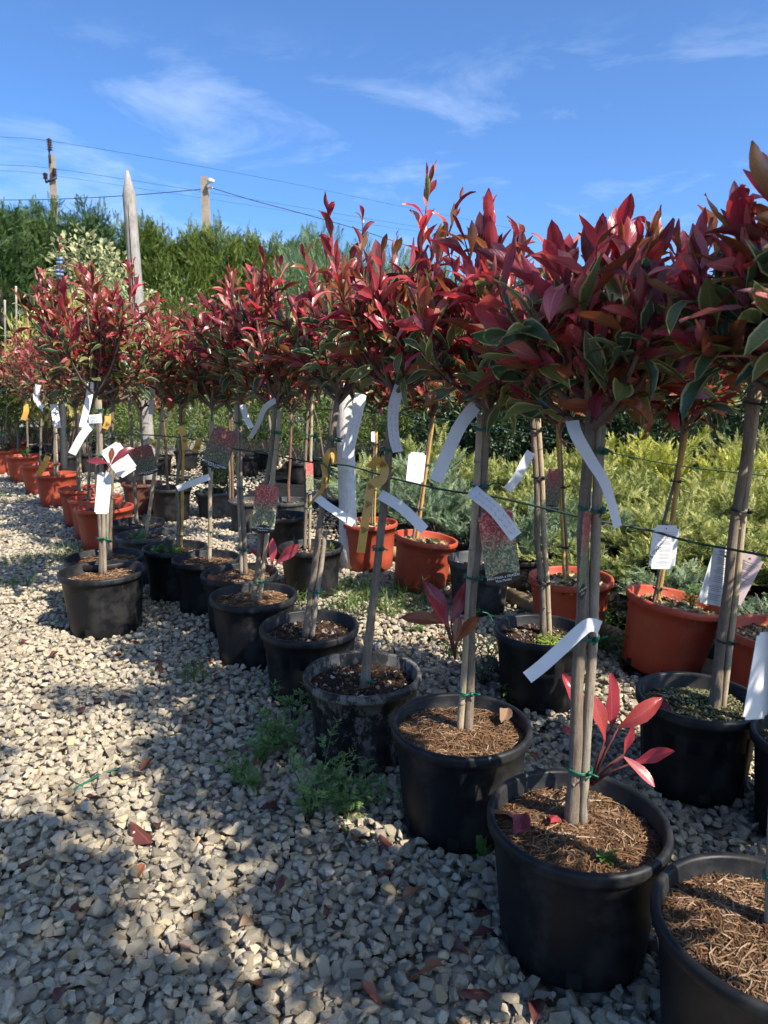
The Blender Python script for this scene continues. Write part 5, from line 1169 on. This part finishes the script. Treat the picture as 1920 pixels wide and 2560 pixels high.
for a in range(5):
    th = a * 1.3; V, Fc = tube([(0, 0, 0), (.06 * math.cos(th), .06 * math.sin(th), .12), (.2 * math.cos(th), .2 * math.sin(th), .25)], [.008, .006, .003], 5); sm.add(V, Fc)
stem_me = sm.build('stem_tmp', M['twiggrey']).data; bpy.data.objects.remove(bpy.data.objects['stem_tmp'])
potV, potF, _ = pot_mesh(.26, .2, 'plain', Matrix.Identity(3)); pot_tmp = mk('pot_tmp', potV, potF, M['black']); small_pot_me = pot_tmp.data; bpy.data.objects.remove(pot_tmp)
def copy_in(name, me, parent, loc=(0, 0, 0), sc=(1, 1, 1), rz=0.0):
    o = bpy.data.objects.new(name, me); COL.objects.link(o); o.parent = parent; o.location = loc; o.scale = sc; o.rotation_euler = (0, 0, rz); return o
jr = random.Random(31)
JL = {'juniper': ('yellow-tipped green spreading juniper in the bed behind the pots', 'yellow-tipped junipers in the bed'), 'juniperblue': ('blue-green spreading juniper in the bed behind the pots', 'blue-green junipers in the bed'), 'junipergold': ('golden-green feathery juniper in the bed behind the pots', 'golden-green junipers in the bed')}
u = Vector((-.53, .85, 0)).normalized(); vv_ = Vector((.85, .53, 0))
o0 = Vector((1.05, 3.75, 0)); cnt = 0
for row in range(10):
    for k in range(-5, 13):
        p = o0 + vv_ * (row * .5 + .12) + u * (k * .5 + jr.uniform(-.08, .08)) + Vector((jr.uniform(-.06, .06), jr.uniform(-.06, .06), 0))
        q = np.array([[p.x, p.y, .3]]); X, Yp, Z = proj(q)
        if p.y < 2.6 or X[0] < 640 or X[0] > 2150 or p.y > 7.3: continue
        if p.x < -0.35: continue
        kd = 'juniperblue' if (row <= 1 and jr.random() < .8) else ('junipergold' if (row >= 5 and jr.random() < .55) else 'juniper')
        s = jr.uniform(.66, 1.1) * (0.82 if row == 0 else 1.0)
        root = empty('juniper_bush', p, JL[kd][0], 'shrub', JL[kd][1]); rz = jr.uniform(0, 6.28)
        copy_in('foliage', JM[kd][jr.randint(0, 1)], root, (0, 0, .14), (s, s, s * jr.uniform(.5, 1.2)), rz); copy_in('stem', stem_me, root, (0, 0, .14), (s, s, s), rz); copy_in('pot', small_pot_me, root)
        cnt += 1

def leafy_bush(seed, n, w, h, tm, ls, mat, z0=.15, round_=True):
    rg = random.Random(seed); P, D, N, S = [], [], [], []
    lobes = [(Vector((rg.uniform(-.5, .5) * w, rg.uniform(-.5, .5) * w, z0 + h * rg.uniform(.25, .85))), rg.uniform(.35, .6)) for _ in range(9)]
    for i in range(n):
        c, r_ = lobes[i % len(lobes)]; d = Vector((rg.gauss(0, 1), rg.gauss(0, 1), rg.gauss(.25, 1))).normalized()
        rr = r_ * rg.uniform(.55, 1.08); p = c + Vector((d.x * w * rr, d.y * w * rr, d.z * h * .5 * rr))
        if p.z < .05: p.z = .05 + rg.random() * .1
        ld = (d + Vector((rg.gauss(0, .6), rg.gauss(0, .6), rg.gauss(.2, .5)))).normalized()
        P.append(tuple(p)); D.append(tuple(ld)); N.append((d.x + rg.gauss(0, .4), d.y + rg.gauss(0, .4), d.z + .7)); S.append(ls * rg.uniform(.6, 1.25))
    V, Fc, UV, k = scatter(tm, np.array(P), np.array(D), np.array(N), np.array(S))
    me = bpy.data.meshes.new('foliage'); me.from_pydata(V.tolist(), [], Fc.tolist()); me.materials.append(M[mat])
    a = me.attributes.new('rnd', 'FLOAT', 'FACE'); a.data.foreach_set('value', np.repeat(NP.uniform(0, 1, n), k).astype(np.float32))
    lay = me.uv_layers.new(name='UVMap'); li = np.empty(len(me.loops), np.int32); me.loops.foreach_get('vertex_index', li); lay.data.foreach_set('uv', UV.astype(np.float32)[li].ravel()); me.update()
    return me
DS = [leafy_bush(200 + i, 2600, .5, 1.2, ROUND, .06, 'shrubleaf', .1) for i in range(2)]
LB = [leafy_bush(210 + i, 1400, .45, 0.9, LEAFLOW, .06, 'lime', .2) for i in range(2)]
GB = [leafy_bush(220, 1500, .5, .9, LEAFLOW, .07, 'gold', .2)]
def shrub(name, p, mes, s, label, group, pot=True, sc=None):
    root = empty(name, p, label, 'shrub', group); copy_in('foliage', mes[jr.randint(0, len(mes) - 1)], root, (0, 0, .1), sc or (s, s, s), jr.uniform(0, 6.28)); copy_in('stem', stem_me, root, (0, 0, .1), (s, s, s * 2.2))
    if pot: copy_in('pot', small_pot_me, root, (0, 0, 0), (1.35, 1.35, 1.35))
    return root
for i in range(15):                           # dark shrubs in black tubs behind the junipers on the right
    x = 1120 + i * 72 + jr.uniform(-20, 20); Y = 8.2 + (i % 2) * .8; p = atY(x, 1100, Y); p.z = 0
    shrub('dark_shrub', p, DS, jr.uniform(.9, 1.1), 'dark glossy shrub in a black tub behind the juniper bed', 'dark shrubs in black tubs')
for i in range(16):
    x = 1000 + i * 80 + jr.uniform(-20, 20); Y = 10.2 + (i % 3) * .7; p = atY(x, 1100, Y); p.z = 0
    shrub('dark_shrub', p, DS, jr.uniform(1.3, 1.6), 'tall dark shrub in the last rank before the hedge', 'tall dark shrubs at the back')
for i in range(12):
    x = 330 + i * 68 + jr.uniform(-15, 15); Y = 8.8 + (i % 3) * .7; p = atY(x, 1100, Y); p.z = 0
    shrub('lime_shrub', p, LB, jr.uniform(.8, 1.05), 'yellow-green leafy shrub in the rank beyond the stems', 'yellow-green shrubs beyond the stems')
for i, (x, Y) in enumerate([(40, 10.0), (-40, 9.6), (260, 10.2), (330, 9.8), (100, 11.0)]):
    p = atY(x, 1100, Y); p.z = 0
    shrub('lime_shrub', p, LB, 1.25, 'tall yellow-green shrub standing before the dark hedge at the far end', 'tall yellow-green shrubs by the hedge')
for i, (x, Y, s) in enumerate([(165, 9.6, 1.85), (215, 9.9, 1.75), (120, 9.9, 1.65)]):
    p = atY(x, 1100, Y); p.z = 0
    shrub('golden_shrub', p, GB, s, 'golden-leaved shrub beside the blue-taped post', 'golden shrubs by the blue-taped post', sc=(s * .8, s * .8, s * 1.2))
EL = leafy_bush(300, 5600, 1.0, 2.9, ROUND, .10, 'eleagnus', .5)
p = atY(292, 1050, 11.2); p.z = 0
r_ = empty('variegated_bush', p, 'tall rounded bush with cream-edged leaves behind the pointed post', 'bush'); copy_in('foliage', EL, r_, (0, 0, 0), (1.05, 1.05, 0.97)); copy_in('stem', stem_me, r_, (0, 0, 0), (3, 3, 5))
LG = leafy_bush(310, 1700, .7, 2.4, LEAFLOW, .10, 'lime', .5)
for (x, Y, s) in [(440, 12.0, 1.05), (515, 12.6, .95), (690, 10.5, 1.0), (815, 9.0, .98)]:
    p = atY(x, 1050, Y); p.z = 0
    r_ = empty('lime_tree', p, 'fresh yellow-green sapling rising in front of the conifer hedge', 'tree', 'fresh saplings before the hedge'); copy_in('crown', LG, r_, (0, 0, 0), (s * .7, s * .7, s)); copy_in('trunk', stem_me, r_, (0, 0, 0), (2, 2, 6))

def cypress_mesh(seed, n, w, h):
    rg = random.Random(seed); P, D, N, S, T = [], [], [], [], []
    plumes = []
    for k in range(70):
        z = rg.uniform(.05, 1.0) ** .8; a = rg.uniform(0, 6.28); rad = w * (1 - z * .78) * rg.uniform(.75, 1.1)
        plumes.append((Vector((math.cos(a) * rad * .6, math.sin(a) * rad * .6, z * h * .88)), Vector((math.cos(a) * rad, math.sin(a) * rad, z * h * .88 + rg.uniform(.2, .6))), rg.uniform(-.12, .12)))
    plumes.append((Vector((0, 0, h * .8)), Vector((.05, 0, h * 1.02)), 0))
    for i in range(n):
        b, e, tn = plumes[rg.randrange(len(plumes))]; t = rg.uniform(.1, 1.05); p = b.lerp(e, t); sp = .26 * (1.1 - t) + .05
        p = p + Vector((rg.gauss(0, sp), rg.gauss(0, sp), rg.gauss(0, sp))) * .8
        if p.z < .1: continue
        d = ((e - b).normalized() + Vector((rg.gauss(0, .5), rg.gauss(0, .5), rg.gauss(.15, .4)))).normalized()
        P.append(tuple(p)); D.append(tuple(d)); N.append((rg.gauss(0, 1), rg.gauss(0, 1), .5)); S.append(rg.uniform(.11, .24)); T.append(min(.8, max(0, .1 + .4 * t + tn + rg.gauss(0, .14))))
    V, Fc, UV, k = scatter(SPRAY, np.array(P), np.array(D), np.array(N), np.array(S))
    return V, Fc, np.repeat(np.array(T), k)
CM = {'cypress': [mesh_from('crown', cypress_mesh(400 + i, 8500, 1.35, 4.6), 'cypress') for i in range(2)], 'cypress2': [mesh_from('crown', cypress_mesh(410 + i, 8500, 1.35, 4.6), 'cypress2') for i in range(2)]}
tk = MB(); V, Fc = tube([(0, 0, 0), (.03, 0, 1.5), (0, .02, 3.9)], [.11, .08, .02], 8); tk.add(V, Fc); trunk_me = tk.build('trunk_tmp', M['twiggrey']).data; bpy.data.objects.remove(bpy.data.objects['trunk_tmp'])
def conifer(x, ytop, Y, kd, label, group, wid=1.0):
    p = atY(x, 1000, Y); top = atY(x, ytop, Y).z; p.z = 0; s = top / 4.7
    r_ = empty('conifer_tree', p, label, 'tree', group); copy_in('crown', CM[kd][jr.randint(0, 1)], r_, (0, 0, 0), (wid, wid, s), jr.uniform(0, 6.28)); copy_in('trunk', trunk_me, r_, (0, 0, 0), (1, 1, s)); return r_
for (x, y, Y, kd, w) in [(-190, 505, 14.5, 'cypress', 1.1), (-90, 498, 14.2, 'cypress', 1.1), (25, 498, 14.0, 'cypress', 1.1), (110, 540, 14.6, 'cypress', 1.0), (165, 515, 14.8, 'cypress', 1.0), (245, 520, 14.6, 'cypress', 1.0), (310, 575, 15.4, 'cypress', .9)]:
    conifer(x, y, Y, kd, 'dark green hedge conifer behind the golden shrubs', 'dark conifers of the hedge', w)
for (x, y, Y, kd, w) in [(372, 545, 15.5, 'cypress2', 1.0), (430, 585, 15.8, 'cypress2', .9), (500, 575, 16.0, 'cypress2', 1.0), (570, 570, 16.2, 'cypress2', 1.0), (640, 592, 16.5, 'cypress2', 1.0), (705, 600, 16.8, 'cypress2', 1.0), (770, 590, 17, 'cypress2', 1.0)]:
    conifer(x, y, Y, kd, 'yellow-green hedge conifer beyond the concrete pole line', 'yellow-green conifers of the hedge', w)
for (x, y, Y) in [(850, 640, 17), (930, 660, 17.5), (1010, 680, 17.5), (1100, 690, 18), (1200, 700, 18), (1300, 700, 18), (1410, 705, 18), (1520, 710, 18), (1640, 720, 18), (1760, 720, 18), (1890, 720, 18), (2020, 720, 18)]:
    conifer(x, y, Y, 'cypress', 'low dark conifer of the hedge behind the tall dark shrubs', 'low dark conifers of the rear hedge', 1.15)
# feathery blue-green bush above the crowns
rg = random.Random(77); P, D, N, Sx, T = [], [], [], [], []
for i in range(1500):
    a = rg.uniform(0, 6.28); r2 = 1.2 * math.sqrt(rg.random()); z = rg.uniform(.5, 1); t = rg.random()
    P.append((math.cos(a) * r2 * (.4 + .6 * t), math.sin(a) * r2 * (.4 + .6 * t), .6 + (3.6 - 1.1 * r2) * t)); D.append((math.cos(a) * .35 + rg.gauss(0, .25), math.sin(a) * .35 + rg.gauss(0, .25), 1)); N.append((rg.gauss(0, 1), rg.gauss(0, 1), .3)); Sx.append(rg.uniform(.25, .5)); T.append(rg.random() * .8)
V, Fc, UV, k = scatter(THIN, np.array(P), np.array(D), np.array(N), np.array(Sx)); WM = mesh_from('foliage', (V, Fc, np.repeat(np.array(T), k)), 'wispy')
for (x, Y, s) in [(800, 15, 1.07), (905, 15.2, 1.0), (985, 15.4, .98), (1080, 15.6, .93)]:
    p = atY(x, 1000, Y); p.z = 0; r_ = empty('feathery_bush', p, 'feathery blue-green bush showing faintly above the red crowns', 'bush', 'feathery blue-green bushes'); copy_in('foliage', WM, r_, (0, 0, 0), (.8, .8, s)); copy_in('stem', stem_me, r_, (0, 0, 0), (3, 3, 6))

# ------------------------------------------------------------------ power poles and wires
def pole(b, t, w, label):
    root = empty('utility_pole', (b.x, b.y, 0), label, 'pole'); o = Vector((b.x, b.y, 0)); P = [b - o, t - o]; V = []
    for p, k in ((P[0], 1.25), (P[1], .85)):
        for sx_, sy in ((-1, -1), (1, -1), (1, 1), (-1, 1)): V.append(p + Vector((sx_ * w * k / 2, sy * w * k / 2, 0)))
    mk('shaft', V, [(0, 1, 5, 4), (1, 2, 6, 5), (2, 3, 7, 6), (3, 0, 4, 7), (4, 5, 6, 7)], M['concrete'], root, smooth=False)
    return root, o
def insulator(root, p, h, r_):
    prof = []
    for i in range(5): prof += [(r_ * .5, i * h / 5), (r_, i * h / 5 + h * .05), (r_ * .5, i * h / 5 + h * .12)]
    prof += [(r_ * .3, h)]; V, Fc = lathe(prof, 12); mk('insulator', [v + p for v in V], Fc, M['insul'], root)
Y1 = 34.0
b = atY(150, 900, Y1); b.z = 0; tp_ = atY(129, 388, Y1); root, o = pole(b, tp_, .25, 'leaning concrete power pole with a steel bracket and three insulators')
def P1(x, y): return atY(x, y, Y1 - .2) - o
V, Fc = tube([P1(126, 408), P1(124, 385), P1(122, 372)], .045, 6); mk('bracket', V, Fc, M['steel'], root)
V, Fc = tube([P1(114, 456), P1(127, 450), P1(142, 444)], .05, 6); mk('cross_arm', V, Fc, M['steel'], root)
V, Fc = tube([P1(114, 456), P1(114, 448)], .03, 6); mk('pin', V, Fc, M['steel'], root)
insulator(root, P1(125, 376), .5, .13); insulator(root, P1(114, 448), .27, .12); insulator(root, P1(137, 440), .33, .12)
Y2 = 25.0
b2 = atY(523, 900, Y2); b2.z = 0; t2 = atY(512, 443, Y2); root2, o2 = pole(b2, t2, .26, 'plain concrete power pole with a small lamp arm')
q = atY(519, 458, Y2 - .15) - o2; V, Fc = tube([q + Vector((-.05, 0, -.05)), q + Vector((.1, -.1, .0)), q + Vector((.22, -.15, .02))], [.03, .03, .03], 6); mk('lamp_arm', V, Fc, M['porcelain'], root2)
V, Fc = tube([q + Vector((.04, -.12, .02)), q + Vector((.14, -.15, .04)), q + Vector((.26, -.16, .02))], [.05, .09, .04], 8); mk('lamp_head', V, Fc, M['porcelain'], root2)
q = atY(527, 470, Y2 - .15) - o2; V, Fc = tube([q + Vector((-.12, 0, 0)), q + Vector((.02, 0, 0)), q + Vector((.06, -.05, 0))], [.02, .04, .03], 6); mk('wire_clamp', V, Fc, M['porcelain'], root2)
GWI = 'thin power wires'
def pw(pts, lab, r_=.012, sub=8): line('power_wire', [atY(*p) for p in pts], r_, 'wire', lab, 'wire', GWI, 4, sub)
pw([(-300, 318, Y1 - 8), (0, 342, Y1 - 2), (122, 352, Y1), (400, 398, 38), (700, 453, 44), (1000, 515, 50), (1300, 575, 56)], 'highest power wire running from the bracketed pole', .008)
pw([(-300, 398, Y1 - 8), (0, 412, Y1 - 2), (137, 422, Y1), (420, 465, 38), (700, 510, 44), (1000, 560, 50), (1300, 605, 56)], 'power wire from the right insulator of the bracketed pole', .008)
pw([(-300, 420, Y1 - 8), (0, 427, Y1 - 2), (114, 436, Y1), (420, 482, 38), (700, 525, 44), (1000, 572, 50), (1300, 612, 56)], 'power wire from the left insulator of the bracketed pole', .006)
pw([(-200, 500, 26), (0, 500, 25.5), (140, 498, 25.2), (330, 488, 25), (505, 473, Y2)], 'sagging dark cable ending at the plain concrete pole', .013)
pw([(530, 470, Y2), (640, 503, 25.5), (760, 535, 26), (900, 575, 27), (1050, 625, 28)], 'dark cable running on from the plain concrete pole', .013)
